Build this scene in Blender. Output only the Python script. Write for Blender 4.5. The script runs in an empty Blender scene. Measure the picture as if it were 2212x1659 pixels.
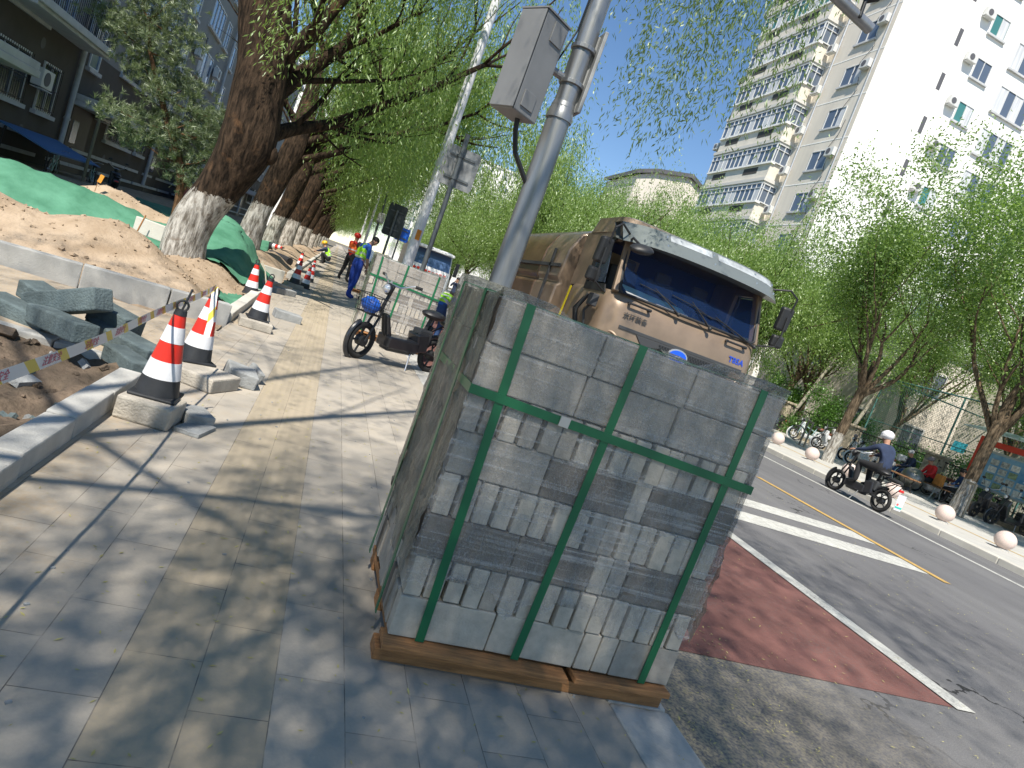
import bpy, math, random
import numpy as np
from mathutils import Vector, Matrix, Euler
random.seed(7)
R = math.radians
scene = bpy.context.scene
COL = scene.collection

# ------------------------------------------------------------------ camera
def cam_basis(yaw, pitch, roll):
    f = Vector((math.sin(yaw)*math.cos(pitch), math.cos(yaw)*math.cos(pitch), math.sin(pitch)))
    r = f.cross(Vector((0, 0, 1))).normalized(); u = r.cross(f)
    return r*math.cos(roll)+u*math.sin(roll), -r*math.sin(roll)+u*math.cos(roll), f
cr, cu, cf = cam_basis(R(17.5512), R(-6.4000), R(20.0179))
cd = bpy.data.cameras.new('camera'); cam = bpy.data.objects.new('camera', cd); COL.objects.link(cam)
cam.matrix_world = Matrix(((cr.x, cu.x, -cf.x, 0), (cr.y, cu.y, -cf.y, 0), (cr.z, cu.z, -cf.z, 1.25), (0, 0, 0, 1)))
cd.sensor_width = 36; cd.lens = 1430.46/2212*36; cd.clip_start = .05; cd.clip_end = 3000
scene.camera = cam

# ------------------------------------------------------------------ light
SUN_EL, SHADOW_AZ = 54.0, 25.0          # shadows fall 25 degrees right of straight ahead (+y)
az = R(SHADOW_AZ)
sdir = Vector((math.sin(az)*math.cos(R(SUN_EL)), math.cos(az)*math.cos(R(SUN_EL)), -math.sin(R(SUN_EL))))
sd = bpy.data.lights.new('sun', 'SUN'); sd.energy = 5.0; sd.angle = R(.6); sd.color = (1.0, .935, .83)
sun = bpy.data.objects.new('sun', sd); COL.objects.link(sun)
sun.rotation_euler = sdir.to_track_quat('-Z', 'Y').to_euler()
w = bpy.data.worlds.new('World'); scene.world = w; w.use_nodes = True
wn = w.node_tree; bg = wn.nodes['Background']; sky = wn.nodes.new('ShaderNodeTexSky')
sky.sky_type = 'NISHITA'; sky.sun_disc = False; sky.sun_elevation = R(SUN_EL)
sky.sun_rotation = math.atan2(-sdir.x, -sdir.y); sky.altitude = 50; sky.air_density = .9; sky.dust_density = 0.0; sky.ozone_density = 1.6
hs = wn.nodes.new('ShaderNodeHueSaturation'); hs.inputs['Saturation'].default_value = 1.12; wn.links.new(sky.outputs[0], hs.inputs['Color']); wn.links.new(hs.outputs[0], bg.inputs[0]); bg.inputs[1].default_value = .108
scene.view_settings.view_transform = 'Standard'; scene.view_settings.look = 'None'
scene.view_settings.exposure = .55; scene.view_settings.gamma = 1
scene.cycles.max_bounces = 6; scene.cycles.transparent_max_bounces = 12

# ------------------------------------------------------------------ materials
MATS = {}
def mat(name, col, rough=.8, metal=0., var=0., scale=3., bump=0., bscale=None, bdist=.02, trans=0., coat=0., spec=.5, detail=4, col2=None, emit=None, alpha=None, stretch=None):
    if name in MATS: return MATS[name]
    m = bpy.data.materials.new(name); m.use_nodes = True; nt = m.node_tree; N = nt.nodes; L = nt.links
    b = N['Principled BSDF']; b.inputs['Base Color'].default_value = (*col, 1); b.inputs['Roughness'].default_value = rough
    b.inputs['Metallic'].default_value = metal; b.inputs['Specular IOR Level'].default_value = spec
    if coat: b.inputs['Coat Weight'].default_value = coat; b.inputs['Coat Roughness'].default_value = .08
    if alpha is not None: b.inputs['Alpha'].default_value = alpha
    if trans: b.inputs['Transmission Weight'].default_value = trans
    if emit: b.inputs['Emission Color'].default_value = (*emit[0], 1); b.inputs['Emission Strength'].default_value = emit[1]
    if var or bump or col2:
        tc = N.new('ShaderNodeTexCoord'); src = tc.outputs['Object']
        if stretch:
            mp = N.new('ShaderNodeMapping'); mp.inputs['Scale'].default_value = stretch; L.new(src, mp.inputs[0]); src = mp.outputs[0]
        n = N.new('ShaderNodeTexNoise'); n.inputs['Scale'].default_value = scale; n.inputs['Detail'].default_value = detail
        n.inputs['Roughness'].default_value = .6; L.new(src, n.inputs['Vector'])
        if var or col2:
            rp = N.new('ShaderNodeValToRGB'); rp.color_ramp.elements[0].position = .32; rp.color_ramp.elements[1].position = .68
            c2 = col2 if col2 else tuple(min(1, c*(1+var)) for c in col); c1 = col if col2 else tuple(c*(1-var) for c in col)
            rp.color_ramp.elements[0].color = (*c1, 1); rp.color_ramp.elements[1].color = (*c2, 1)
            L.new(n.outputs['Fac'], rp.inputs[0]); L.new(rp.outputs[0], b.inputs['Base Color'])
        if bump:
            n2 = N.new('ShaderNodeTexNoise'); n2.inputs['Scale'].default_value = bscale or scale*6; n2.inputs['Detail'].default_value = 6
            L.new(src, n2.inputs['Vector']); bp = N.new('ShaderNodeBump'); bp.inputs['Strength'].default_value = bump; bp.inputs['Distance'].default_value = bdist
            L.new(n2.outputs['Fac'], bp.inputs['Height']); L.new(bp.outputs[0], b.inputs['Normal'])
    MATS[name] = m; return m

def nodes_of(m): return m.node_tree.nodes, m.node_tree.links, m.node_tree.nodes['Principled BSDF']
def mth(N, L, op, a, b=None, c=None):
    n = N.new('ShaderNodeMath'); n.operation = op
    for i, v in enumerate((a, b, c)):
        if v is None: continue
        if isinstance(v, (int, float)): n.inputs[i].default_value = v
        else: L.new(v, n.inputs[i])
    return n.outputs[0]
def mixc(N, L, f, a, b, bt='MIX'):
    n = N.new('ShaderNodeMix'); n.data_type = 'RGBA'; n.blend_type = bt
    for i, v in ((0, f), (6, a), (7, b)):
        if isinstance(v, (int, float)): n.inputs[i].default_value = v
        elif isinstance(v, tuple): n.inputs[i].default_value = (*v, 1)
        else: L.new(v, n.inputs[i])
    return n.outputs[2]
def noise(N, L, vec, sc, det=5, rough=.6):
    n = N.new('ShaderNodeTexNoise'); n.inputs['Scale'].default_value = sc; n.inputs['Detail'].default_value = det; n.inputs['Roughness'].default_value = rough
    L.new(vec, n.inputs['Vector']); return n.outputs['Fac']
def ramp(N, L, v, p0, p1, c0=(0, 0, 0), c1=(1, 1, 1)):
    r = N.new('ShaderNodeValToRGB'); r.color_ramp.elements[0].position = p0; r.color_ramp.elements[1].position = p1
    r.color_ramp.elements[0].color = (*c0, 1); r.color_ramp.elements[1].color = (*c1, 1); L.new(v, r.inputs[0]); return r.outputs[0]

def paving_mat():
    m = mat('paving', (.4, .39, .36), rough=.92, spec=.2); N, L, b = nodes_of(m)
    tc = N.new('ShaderNodeTexCoord'); sp = N.new('ShaderNodeSeparateXYZ'); L.new(tc.outputs['Object'], sp.inputs[0])
    cb = N.new('ShaderNodeCombineXYZ'); L.new(sp.outputs['Y'], cb.inputs[0])
    L.new(mth(N, L, 'ADD', sp.outputs['X'], .615+2.05), cb.inputs[1])
    def brick(wid, hgt, mort):
        br = N.new('ShaderNodeTexBrick'); br.inputs['Scale'].default_value = 1; br.inputs['Brick Width'].default_value = wid
        br.inputs['Row Height'].default_value = hgt; br.inputs['Mortar Size'].default_value = mort; br.inputs['Mortar Smooth'].default_value = .4
        br.offset = .5; br.inputs['Color1'].default_value = (.91, .91, .91, 1); br.inputs['Color2'].default_value = (1.05, 1.05, 1.05, 1)
        br.inputs['Mortar'].default_value = (1, 1, 1, 1); br.inputs['Bias'].default_value = 0; L.new(cb.outputs[0], br.inputs['Vector']); return br
    br = brick(.41, .205, .0018)
    v = tc.outputs['Object']
    big = noise(N, L, v, .9, 4); fine = noise(N, L, v, 90, 3); med = noise(N, L, v, 7, 5)
    # yellowish ribbed guide strip between x=-.20 and x=.23
    inb = mth(N, L, 'MULTIPLY', mth(N, L, 'GREATER_THAN', sp.outputs['X'], -.205), mth(N, L, 'LESS_THAN', sp.outputs['X'], .205))
    grey = mixc(N, L, ramp(N, L, big, .35, .65), (.37, .335, .285), (.46, .41, .34))
    base = mixc(N, L, inb, grey, (.41, .345, .25))
    base = mixc(N, L, 1., base, br.outputs['Color'], 'MULTIPLY')
    dust = mixc(N, L, mth(N, L, 'MULTIPLY', ramp(N, L, med, .5, .72), .45), base, (.44, .37, .28))
    spk = mixc(N, L, mth(N, L, 'MULTIPLY', ramp(N, L, fine, .35, .7), .22), dust, (.25, .25, .24))
    jn = mixc(N, L, br.outputs['Fac'], spk, (.13, .12, .11))
    jn2 = mixc(N, L, mth(N, L, 'MULTIPLY', br.outputs['Fac'], ramp(N, L, med, .35, .6)), spk, (.15, .135, .115))
    L.new(jn2, b.inputs['Base Color'])
    # sand trodden out of the tree pits onto the slabs
    ed = mth(N, L, 'ADD', mth(N, L, 'MULTIPLY', mth(N, L, 'ADD', sp.outputs['X'], .84), .55), mth(N, L, 'MULTIPLY', noise(N, L, v, 3.2, 6, .7), 1.0))
    L.new(mixc(N, L, mth(N, L, 'MULTIPLY', mth(N, L, 'SUBTRACT', 1, ramp(N, L, ed, .42, .66)), mth(N, L, 'MULTIPLY', ramp(N, L, noise(N, L, v, 40, 4), .3, .6), .8)), jn2, (.40, .31, .21)), b.inputs['Base Color'])
    ribs = mth(N, L, 'MULTIPLY', mth(N, L, 'SINE', mth(N, L, 'MULTIPLY', sp.outputs['X'], 2*math.pi/.0513)), inb)
    h = mth(N, L, 'ADD', mth(N, L, 'MULTIPLY', ribs, .35), mth(N, L, 'MULTIPLY', fine, .25))
    h = mth(N, L, 'SUBTRACT', h, mth(N, L, 'MULTIPLY', br.outputs['Fac'], 1.))
    bp = N.new('ShaderNodeBump'); bp.inputs['Strength'].default_value = .5; bp.inputs['Distance'].default_value = .006
    L.new(h, bp.inputs['Height']); L.new(bp.outputs[0], b.inputs['Normal'])
    return m
def asphalt_mat():
    m = mat('asphalt', (.12, .12, .125), rough=.9, spec=.25); N, L, b = nodes_of(m)
    tc = N.new('ShaderNodeTexCoord'); v = tc.outputs['Object']; sp = N.new('ShaderNodeSeparateXYZ'); L.new(v, sp.inputs[0])
    mp = N.new('ShaderNodeMapping'); mp.inputs['Scale'].default_value = (1.6, .08, 1); L.new(v, mp.inputs[0])
    streak = noise(N, L, mp.outputs[0], 1.5, 4); fine = noise(N, L, v, 140, 3); med = noise(N, L, v, 2.2, 6)
    c = mixc(N, L, ramp(N, L, streak, .35, .68), (.125, .125, .13), (.165, .165, .17))
    c = mixc(N, L, mth(N, L, 'MULTIPLY', ramp(N, L, fine, .4, .75), .5), c, (.27, .265, .25))
    c = mixc(N, L, ramp(N, L, noise(N, L, v, .35, 5), .42, .62), c, mixc(N, L, 1., c, (.82, .82, .84), 'MULTIPLY'))
    vo = N.new('ShaderNodeTexVoronoi'); vo.feature = 'DISTANCE_TO_EDGE'; vo.inputs['Scale'].default_value = .22; wv = N.new('ShaderNodeVectorMath'); wv.operation = 'ADD'
    nz = N.new('ShaderNodeTexNoise'); nz.inputs['Scale'].default_value = 2.5; nz.inputs['Detail'].default_value = 6; L.new(v, nz.inputs['Vector']); L.new(v, wv.inputs[0]); L.new(nz.outputs['Color'], wv.inputs[1]); L.new(wv.outputs[0], vo.inputs['Vector'])
    crack = mth(N, L, 'MULTIPLY', mth(N, L, 'LESS_THAN', vo.outputs['Distance'], .0035), ramp(N, L, noise(N, L, v, .5, 2), .5, .6)); c = mixc(N, L, crack, c, (.035, .035, .035))
    # sandy dust gathered along the kerb
    edge = mth(N, L, 'SUBTRACT', 1, ramp(N, L, mth(N, L, 'ADD', mth(N, L, 'MULTIPLY', mth(N, L, 'SUBTRACT', sp.outputs['X'], 1.6), .33), mth(N, L, 'MULTIPLY', med, .5)), .35, .95))
    near = mth(N, L, 'LESS_THAN', sp.outputs['X'], 4.6)
    sand = mth(N, L, 'MULTIPLY', mth(N, L, 'MULTIPLY', edge, ramp(N, L, noise(N, L, v, 60, 4), .38, .6)), near)
    c = mixc(N, L, mth(N, L, 'MULTIPLY', sand, .85), c, (.42, .36, .25))
    L.new(c, b.inputs['Base Color'])
    bp = N.new('ShaderNodeBump'); bp.inputs['Strength'].default_value = .6; bp.inputs['Distance'].default_value = .008
    L.new(fine, bp.inputs['Height']); L.new(bp.outputs[0], b.inputs['Normal']); return m
def bark_mat(name, white_to, dark=(.014, .010, .007), light=(.078, .052, .034)):
    m = mat(name, dark, rough=.95, spec=.15); N, L, b = nodes_of(m)
    tc = N.new('ShaderNodeTexCoord'); v = tc.outputs['Object']; sp = N.new('ShaderNodeSeparateXYZ'); L.new(v, sp.inputs[0])
    mp = N.new('ShaderNodeMapping'); mp.inputs['Scale'].default_value = (1, 1, .22); L.new(v, mp.inputs[0])
    ridge = noise(N, L, mp.outputs[0], 16, 6, .65); med = noise(N, L, v, 3, 4)
    c = mixc(N, L, ramp(N, L, ridge, .40, .66), dark, light)
    c = mixc(N, L, mth(N, L, 'MULTIPLY', ramp(N, L, med, .6, .75), .5), c, (.22, .12, .06))
    if white_to:
        wz = mth(N, L, 'LESS_THAN', sp.outputs['Z'], mth(N, L, 'ADD', white_to-.28, mth(N, L, 'MULTIPLY', noise(N, L, v, 7, 6, .75), .56)))
        wh = mixc(N, L, ramp(N, L, ridge, .38, .60), (.13, .115, .095), (.52, .50, .455))
        wh = mixc(N, L, ramp(N, L, noise(N, L, v, 9, 6), .56, .70), wh, (.20, .165, .13))
        c = mixc(N, L, wz, c, wh)
    L.new(c, b.inputs['Base Color'])
    bp = N.new('ShaderNodeBump'); bp.inputs['Strength'].default_value = 1.; bp.inputs['Distance'].default_value = .05
    L.new(ridge, bp.inputs['Height']); L.new(bp.outputs[0], b.inputs['Normal']); return m
def leaf_mat(name, c1, c2, tr=.5):
    m = bpy.data.materials.new(name); m.use_nodes = True; N = m.node_tree.nodes; L = m.node_tree.links; N.remove(N['Principled BSDF'])
    out = N['Material Output']; ge = N.new('ShaderNodeNewGeometry'); tc = N.new('ShaderNodeTexCoord')
    n = noise(N, L, tc.outputs['Object'], .9, 3)
    f = mth(N, L, 'ADD', mth(N, L, 'MULTIPLY', ge.outputs['Random Per Island'], .6), mth(N, L, 'MULTIPLY', n, .4))
    c = mixc(N, L, f, c1, c2)
    d = N.new('ShaderNodeBsdfDiffuse'); t = N.new('ShaderNodeBsdfTranslucent'); g = N.new('ShaderNodeBsdfGlossy'); g.inputs['Roughness'].default_value = .45
    L.new(c, d.inputs[0]); L.new(mixc(N, L, 1., c, (1.15, 1.25, .55), 'MULTIPLY'), t.inputs[0]); g.inputs[0].default_value = (.7, .75, .7, 1)
    m1 = N.new('ShaderNodeMixShader'); m1.inputs[0].default_value = tr; L.new(d.outputs[0], m1.inputs[1]); L.new(t.outputs[0], m1.inputs[2])
    m2 = N.new('ShaderNodeMixShader'); m2.inputs[0].default_value = .07; L.new(m1.outputs[0], m2.inputs[1]); L.new(g.outputs[0], m2.inputs[2])
    L.new(m2.outputs[0], out.inputs[0]); return m

# ------------------------------------------------------------------ mesh building
def tag(o, label=None, cat=None, group=None, kind=None):
    if label: o['label'] = label
    if cat: o['category'] = cat
    if group: o['group'] = group
    if kind: o['kind'] = kind
    return o
def empty(name, loc=(0, 0, 0), rz=0., label=None, cat=None, group=None, kind=None):
    o = bpy.data.objects.new(name, None); COL.objects.link(o); o.location = loc; o.rotation_euler = (0, 0, rz); o.empty_display_size = .1
    return tag(o, label, cat, group, kind)
def rot(a=0, b=0, c=0): return Euler((R(a), R(b), R(c))).to_matrix()
class MB:
    def __init__(s): s.v = []; s.f = []; s.mi = []; s.m = 0
    def add(s, vs, fs):
        o = len(s.v); s.v += [tuple(v) for v in vs]; s.f += [tuple(i+o for i in f) for f in fs]; s.mi += [s.m]*len(fs); return s
    def box(s, c, d, r=None, taper=1.):
        x, y, z = d[0]/2, d[1]/2, d[2]/2
        vs = [Vector((sx*x*(taper if sz > 0 else 1), sy*y*(taper if sz > 0 else 1), sz*z)) for sz in (-1, 1) for sy in (-1, 1) for sx in (-1, 1)]
        if r is not None: vs = [r @ v for v in vs]
        c = Vector(c); return s.add([v+c for v in vs], [(0, 2, 3, 1), (4, 5, 7, 6), (0, 1, 5, 4), (2, 6, 7, 3), (0, 4, 6, 2), (1, 3, 7, 5)])
    def b2(s, a, b):
        return s.box([(a[i]+b[i])/2 for i in range(3)], [abs(b[i]-a[i]) for i in range(3)])
    def bar(s, p, q, wx, wy=None, up=(0, 0, 1)):
        p = Vector(p); q = Vector(q); d = q-p; z = d.normalized(); u = Vector(up)
        if abs(z.dot(u)) > .95: u = Vector((0, 1, 0))
        x = z.cross(u).normalized(); y = z.cross(x); m = Matrix((x, y, z)).transposed()
        return s.box((p+q)/2, (wx, wy or wx, d.length), m)
    def tube(s, pts, rad, n=8, cap=True):
        pts = [Vector(p) for p in pts]; k = len(pts)
        if not isinstance(rad, (list, tuple)): rad = [rad]*k
        vs = []; x = None
        for i, p in enumerate(pts):
            d = (pts[min(i+1, k-1)]-pts[max(i-1, 0)]).normalized()
            if x is None:
                a = Vector((0, 0, 1)) if abs(d.z) < .9 else Vector((1, 0, 0)); x = d.cross(a).normalized()
            else: x = (x-d*x.dot(d)).normalized()
            y = d.cross(x)
            vs += [p+(x*math.cos(2*math.pi*j/n)+y*math.sin(2*math.pi*j/n))*rad[i] for j in range(n)]
        fs = [(i*n+j, i*n+(j+1) % n, (i+1)*n+(j+1) % n, (i+1)*n+j) for i in range(k-1) for j in range(n)]
        if cap: fs += [tuple(reversed(range(n))), tuple((k-1)*n+j for j in range(n))]
        return s.add(vs, fs)
    def cyl(s, p, q, r0, r1=None, n=16): return s.tube([p, q], [r0, r0 if r1 is None else r1], n)
    def lathe(s, prof, n=24, c=(0, 0, 0), m=None):
        c = Vector(c); k = len(prof); vs = []
        for r, z in prof:
            for j in range(n):
                a = 2*math.pi*j/n; v = Vector((r*math.cos(a), r*math.sin(a), z)); vs.append(c+(m @ v if m is not None else v))
        fs = [(i*n+j, i*n+(j+1) % n, (i+1)*n+(j+1) % n, (i+1)*n+j) for i in range(k-1) for j in range(n)]
        fs += [tuple(reversed(range(n))), tuple((k-1)*n+j for j in range(n))]
        return s.add(vs, fs)
    def ball(s, c, r, n=16, sc=(1, 1, 1), m=None):
        k = n//2; vs = [Vector((0, 0, -1))]; 
        for i in range(1, k):
            t = math.pi*i/k; vs += [Vector((math.sin(t)*math.cos(2*math.pi*j/n), math.sin(t)*math.sin(2*math.pi*j/n), -math.cos(t))) for j in range(n)]
        vs.append(Vector((0, 0, 1))); c = Vector(c); last = len(vs)-1
        vs = [Vector((v.x*sc[0]*r, v.y*sc[1]*r, v.z*sc[2]*r)) for v in vs]
        if m is not None: vs = [m @ v for v in vs]
        fs = [(0, 1+(j+1) % n, 1+j) for j in range(n)]
        fs += [(1+i*n+j, 1+i*n+(j+1) % n, 1+(i+1)*n+(j+1) % n, 1+(i+1)*n+j) for i in range(k-2) for j in range(n)]
        fs += [(1+(k-2)*n+j, 1+(k-2)*n+(j+1) % n, last) for j in range(n)]
        return s.add([v+c for v in vs], fs)
    def torus(s, c, R_, r, m=None, n=28, k=8, a0=0, a1=360):
        pts = []; full = (a1-a0) >= 360; cnt = n if full else n+1; vs = []
        for i in range(cnt):
            a = R(a0+(a1-a0)*i/n)
            for j in range(k):
                b = 2*math.pi*j/k; v = Vector(((R_+r*math.cos(b))*math.cos(a), (R_+r*math.cos(b))*math.sin(a), r*math.sin(b)))
                vs.append(Vector(c)+(m @ v if m is not None else v))
        fs = [(i*k+j, ((i+1) % cnt)*k+j, ((i+1) % cnt)*k+(j+1) % k, i*k+(j+1) % k) for i in range(n if full else cnt-1) for j in range(k)]
        return s.add(vs, fs)
    def prism(s, poly, axis, a, b):
        # poly: list of 2D points; axis: 'x','y','z' extrusion between a and b
        def P(p, t): return {'x': (t, p[0], p[1]), 'y': (p[0], t, p[1]), 'z': (p[0], p[1], t)}[axis]
        n = len(poly); vs = [P(p, a) for p in poly]+[P(p, b) for p in poly]
        fs = [(i, (i+1) % n, n+(i+1) % n, n+i) for i in range(n)]+[tuple(reversed(range(n))), tuple(range(n, 2*n))]
        return s.add(vs, fs)
    def build(s, name, m, parent=None, smooth=False, bevel=0., loc=None, rz=0.):
        me = bpy.data.meshes.new(name); me.from_pydata(s.v, [], s.f)
        ms = m if isinstance(m, (list, tuple)) else [m]
        for q in ms: me.materials.append(q)
        if any(s.mi): me.polygons.foreach_set('material_index', s.mi)
        import bmesh
        bm = bmesh.new(); bm.from_mesh(me); bmesh.ops.recalc_face_normals(bm, faces=bm.faces); bm.to_mesh(me); bm.free()
        if smooth:
            me.polygons.foreach_set('use_smooth', [True]*len(me.polygons))
            if smooth != 'all': me.set_sharp_from_angle(angle=R(38))
        o = bpy.data.objects.new(name, me); COL.objects.link(o)
        if parent: o.parent = parent
        if loc is not None: o.location = loc; o.rotation_euler = (0, 0, rz)
        if bevel:
            bv = o.modifiers.new('bevel', 'BEVEL'); bv.width = bevel; bv.segments = 2; bv.limit_method = 'ANGLE'; bv.angle_limit = R(40)
        return o
def np_mesh(name, V, F, mats, mi=None, smooth=False):
    me = bpy.data.meshes.new(name); n = F.shape[1]
    me.vertices.add(len(V)); me.vertices.foreach_set('co', np.ascontiguousarray(V, np.float32).ravel())
    me.loops.add(F.size); me.loops.foreach_set('vertex_index', np.ascontiguousarray(F, np.int32).ravel())
    me.polygons.add(len(F)); me.polygons.foreach_set('loop_start', np.arange(0, F.size, n, dtype=np.int32)); me.polygons.foreach_set('loop_total', np.full(len(F), n, np.int32))
    for q in mats: me.materials.append(q)
    if mi is not None: me.polygons.foreach_set('material_index', mi)
    if smooth: me.polygons.foreach_set('use_smooth', np.ones(len(F), bool))
    me.update(calc_edges=True); return me
def link(name, me, parent=None, loc=(0, 0, 0), rz=0.):
    o = bpy.data.objects.new(name, me); COL.objects.link(o); o.parent = parent; o.location = loc; o.rotation_euler = (0, 0, rz); return o
def copy_tree(o, parent=None):
    c = o.copy(); COL.objects.link(c); c.parent = parent
    for ch in list(o.children): copy_tree(ch, c)
    return c
def grid_surface(name, x0, x1, y0, y1, step, hf, m, mask=None, smooth=True):
    xs = np.arange(x0, x1+1e-6, step); ys = np.arange(y0, y1+1e-6, step); X, Y = np.meshgrid(xs, ys); Z = hf(X, Y)
    V = np.stack([X, Y, Z], -1).reshape(-1, 3); nx = len(xs); ny = len(ys)
    i, j = np.meshgrid(np.arange(nx-1), np.arange(ny-1)); a = (j*nx+i).ravel(); F = np.stack([a, a+1, a+nx+1, a+nx], 1)
    if mask is not None:
        k = mask(X, Y); kk = k.ravel(); F = F[kk[F].all(1)]
    return np_mesh(name, V, F, [m], smooth=smooth)
def text_mesh(body, size, m, parent, name, M, extrude=.001, bold=0.):
    c = bpy.data.curves.new(name, 'FONT'); c.body = body; c.size = size; c.extrude = extrude; c.align_x = 'CENTER'; c.align_y = 'CENTER'; c.offset = bold; c.resolution_u = 2
    t = bpy.data.objects.new(name, c); COL.objects.link(t); dg = bpy.context.evaluated_depsgraph_get(); dg.update()
    me = bpy.data.meshes.new_from_object(t.evaluated_get(dg)); bpy.data.objects.remove(t); me.name = name
    me.materials.clear(); me.materials.append(m); me.transform(M)
    return link(name, me, parent)
def fnoise(X, Y, s=1., seed=0):
    r = np.random.RandomState(seed); Z = np.zeros_like(X, float)
    for k in range(12):
        a = r.uniform(0, 6.28); f = s*r.uniform(.6, 3.2)*(1+k*.35); Z += np.sin(X*math.cos(a)*f+Y*math.sin(a)*f+r.uniform(0, 6.28))/(1+k*.45)
    return Z/4
# ================================================================== THE SETTING
M_pave = paving_mat(); M_asph = asphalt_mat()
M_kerb = mat('kerb_concrete', (.44, .435, .41), .9, var=.14, scale=5, bump=.25, bscale=90, spec=.2)
M_kerbw = mat('kerb_granite', (.52, .50, .45), .9, var=.10, scale=2, bump=.2, bscale=80, spec=.2)
M_white = mat('road_paint_white', (.50, .50, .46), .85, var=.2, scale=14, detail=6)
M_yel = mat('road_paint_yellow', (.52, .33, .09), .8, var=.18, scale=18)
M_red = mat('red_asphalt', (.20, .092, .08), .9, var=.2, scale=2.2, bump=.5, bscale=150, spec=.2)
def wear(m, amt=.5, under=(.14, .14, .145)):
    N, L, b = nodes_of(m); l_ = b.inputs['Base Color'].links; src = l_[0].from_socket if l_ else tuple(b.inputs['Base Color'].default_value[:3]); tc = N.new('ShaderNodeTexCoord'); v = tc.outputs['Object']
    f = mth(N, L, 'MULTIPLY', ramp(N, L, noise(N, L, v, 45, 6, .7), .50, .62), ramp(N, L, noise(N, L, v, 1.6, 4), .42, .66)); f2 = mth(N, L, 'MULTIPLY', ramp(N, L, noise(N, L, v, 130, 3), .50, .66), .35)
    L.new(mixc(N, L, mth(N, L, 'MINIMUM', 1, mth(N, L, 'ADD', mth(N, L, 'MULTIPLY', f, amt), f2)), src, under), b.inputs['Base Color'])
for m_ in (M_white, M_yel): wear(m_, .85)
wear(M_red, .5, (.15, .13, .12))
M_fpave = mat('far_paving', (.45, .44, .41), .9, var=.08, scale=3)
M_soil = mat('sandy_soil', (.29, .215, .145), .97, col2=(.44, .345, .25), scale=2.6, bump=.9, bscale=26, spec=.1)
M_dsoil = mat('dark_soil', (.10, .08, .06), .97, col2=(.20, .15, .11), scale=6, bump=1., bscale=30, spec=.1)
M_earth = mat('earth', (.16, .14, .10), .95, var=.25, scale=.3, bump=.3)
M_net = mat('green_net', (.05, .17, .10), .75, col2=(.10, .27, .175), scale=2., bump=.7, bscale=7, spec=.3)

def plane(name, x0, x1, y0, y1, z, m):
    return tag(MB().add([(x0, y0, z), (x1, y0, z), (x1, y1, z), (x0, y1, z)], [(0, 1, 2, 3)]).build(name, m), kind='structure')
plane('ground', -900, 900, -300, 1500, -.42, M_earth)
ROAD = -.12
plane('road', 1.66, 12.32, -12, 320, ROAD, M_asph)
g = MB(); g.b2((-.84, -8, -.4), (1.40, 300, 0)); tag(g.build('pavement', M_pave), kind='structure')
g = MB(); g.b2((-9.6, 5.05, -.4), (-.842, 7.15, -.004)); tag(g.build('path', M_pave), kind='structure')
g = MB()
for i in range(70): g.b2((1.404, -4+i*1.5, -.4), (1.665, -4+i*1.5+1.49, .004))
g.b2((1.41, -4, -.4), (1.655, 101, -.006)); tag(g.build('kerb', M_kerb, bevel=.012), kind='structure')
g = MB()
for i in range(95): g.b2((12.30, -6+i*1.2, -.4), (12.62, -6+i*1.2+1.19, .004))
g.b2((12.31, -6, -.4), (12.61, 108, -.006)); tag(g.build('kerb', M_kerbw, bevel=.015), kind='structure')
g = MB(); g.b2((12.63, -8, -.4), (21.4, 240, 0)); tag(g.build('pavement', M_fpave), kind='structure')
plane('yellow_strip', 14.5, 14.62, -8, 120, .004, M_yel)
plane('park_ground', 21.4, 70, -8, 140, .02, mat('park_soil', (.10, .085, .05), .95, var=.3, scale=1.5))
# painted markings
plane('lane_line', 10.95, 11.09, -6, 150, ROAD+.004, M_white)
plane('lane_line', 7.90, 8.03, 5.85, 9.72, ROAD+.008, M_yel)
plane('lane_line', 4.21, 4.37, 2.72, 60, ROAD+.008, M_white)
plane('lane_line', 4.42, 7.88, 6.90, 7.36, ROAD+.004, M_white)
plane('lane_line', 4.42, 7.88, 6.04, 6.50, ROAD+.004, M_white)
plane('red_lane', 1.70, 4.20, 2.74, 60, ROAD+.004, M_red)

# ---- soil beside the pavement, heaped into mounds
def gauss(X, Y, x, y, h, sx, sy): return h*np.exp(-((X-x)/sx)**2-((Y-y)/sy)**2)
MOUNDS = [(-4.1, 9.0, .56, .75, .8), (-2.55, 9.35, .60, .85, .95), (-1.5, 8.7, .16, .5, .5), (-5.6, 8.6, .45, .9, .8), (-2.0, 11.3, .22, .7, .8), (-1.85, 13.5, .66, .85, 1.5), (-2.35, 14.6, .62, .8, .9),
          (-5.2, 12.9, .62, 1.4, .9), (-3.6, 13.2, .42, 1.0, .8), (-4.6, 15.4, .62, .9, .6), (-3.2, 15.6, .45, 1.2, .6), (-7.2, 11.5, .5, 1.4, 1.6),
          (-2.3, 19.6, .35, .8, .9), (-1.7, 21.5, .35, .5, 1.6), (-2.3, 26, .4, .8, 2), (-1.9, 31, .4, .6, 2), (-2.4, 36, .4, .8, 2.4), (-2.0, 44, .4, .7, 3)]
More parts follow.
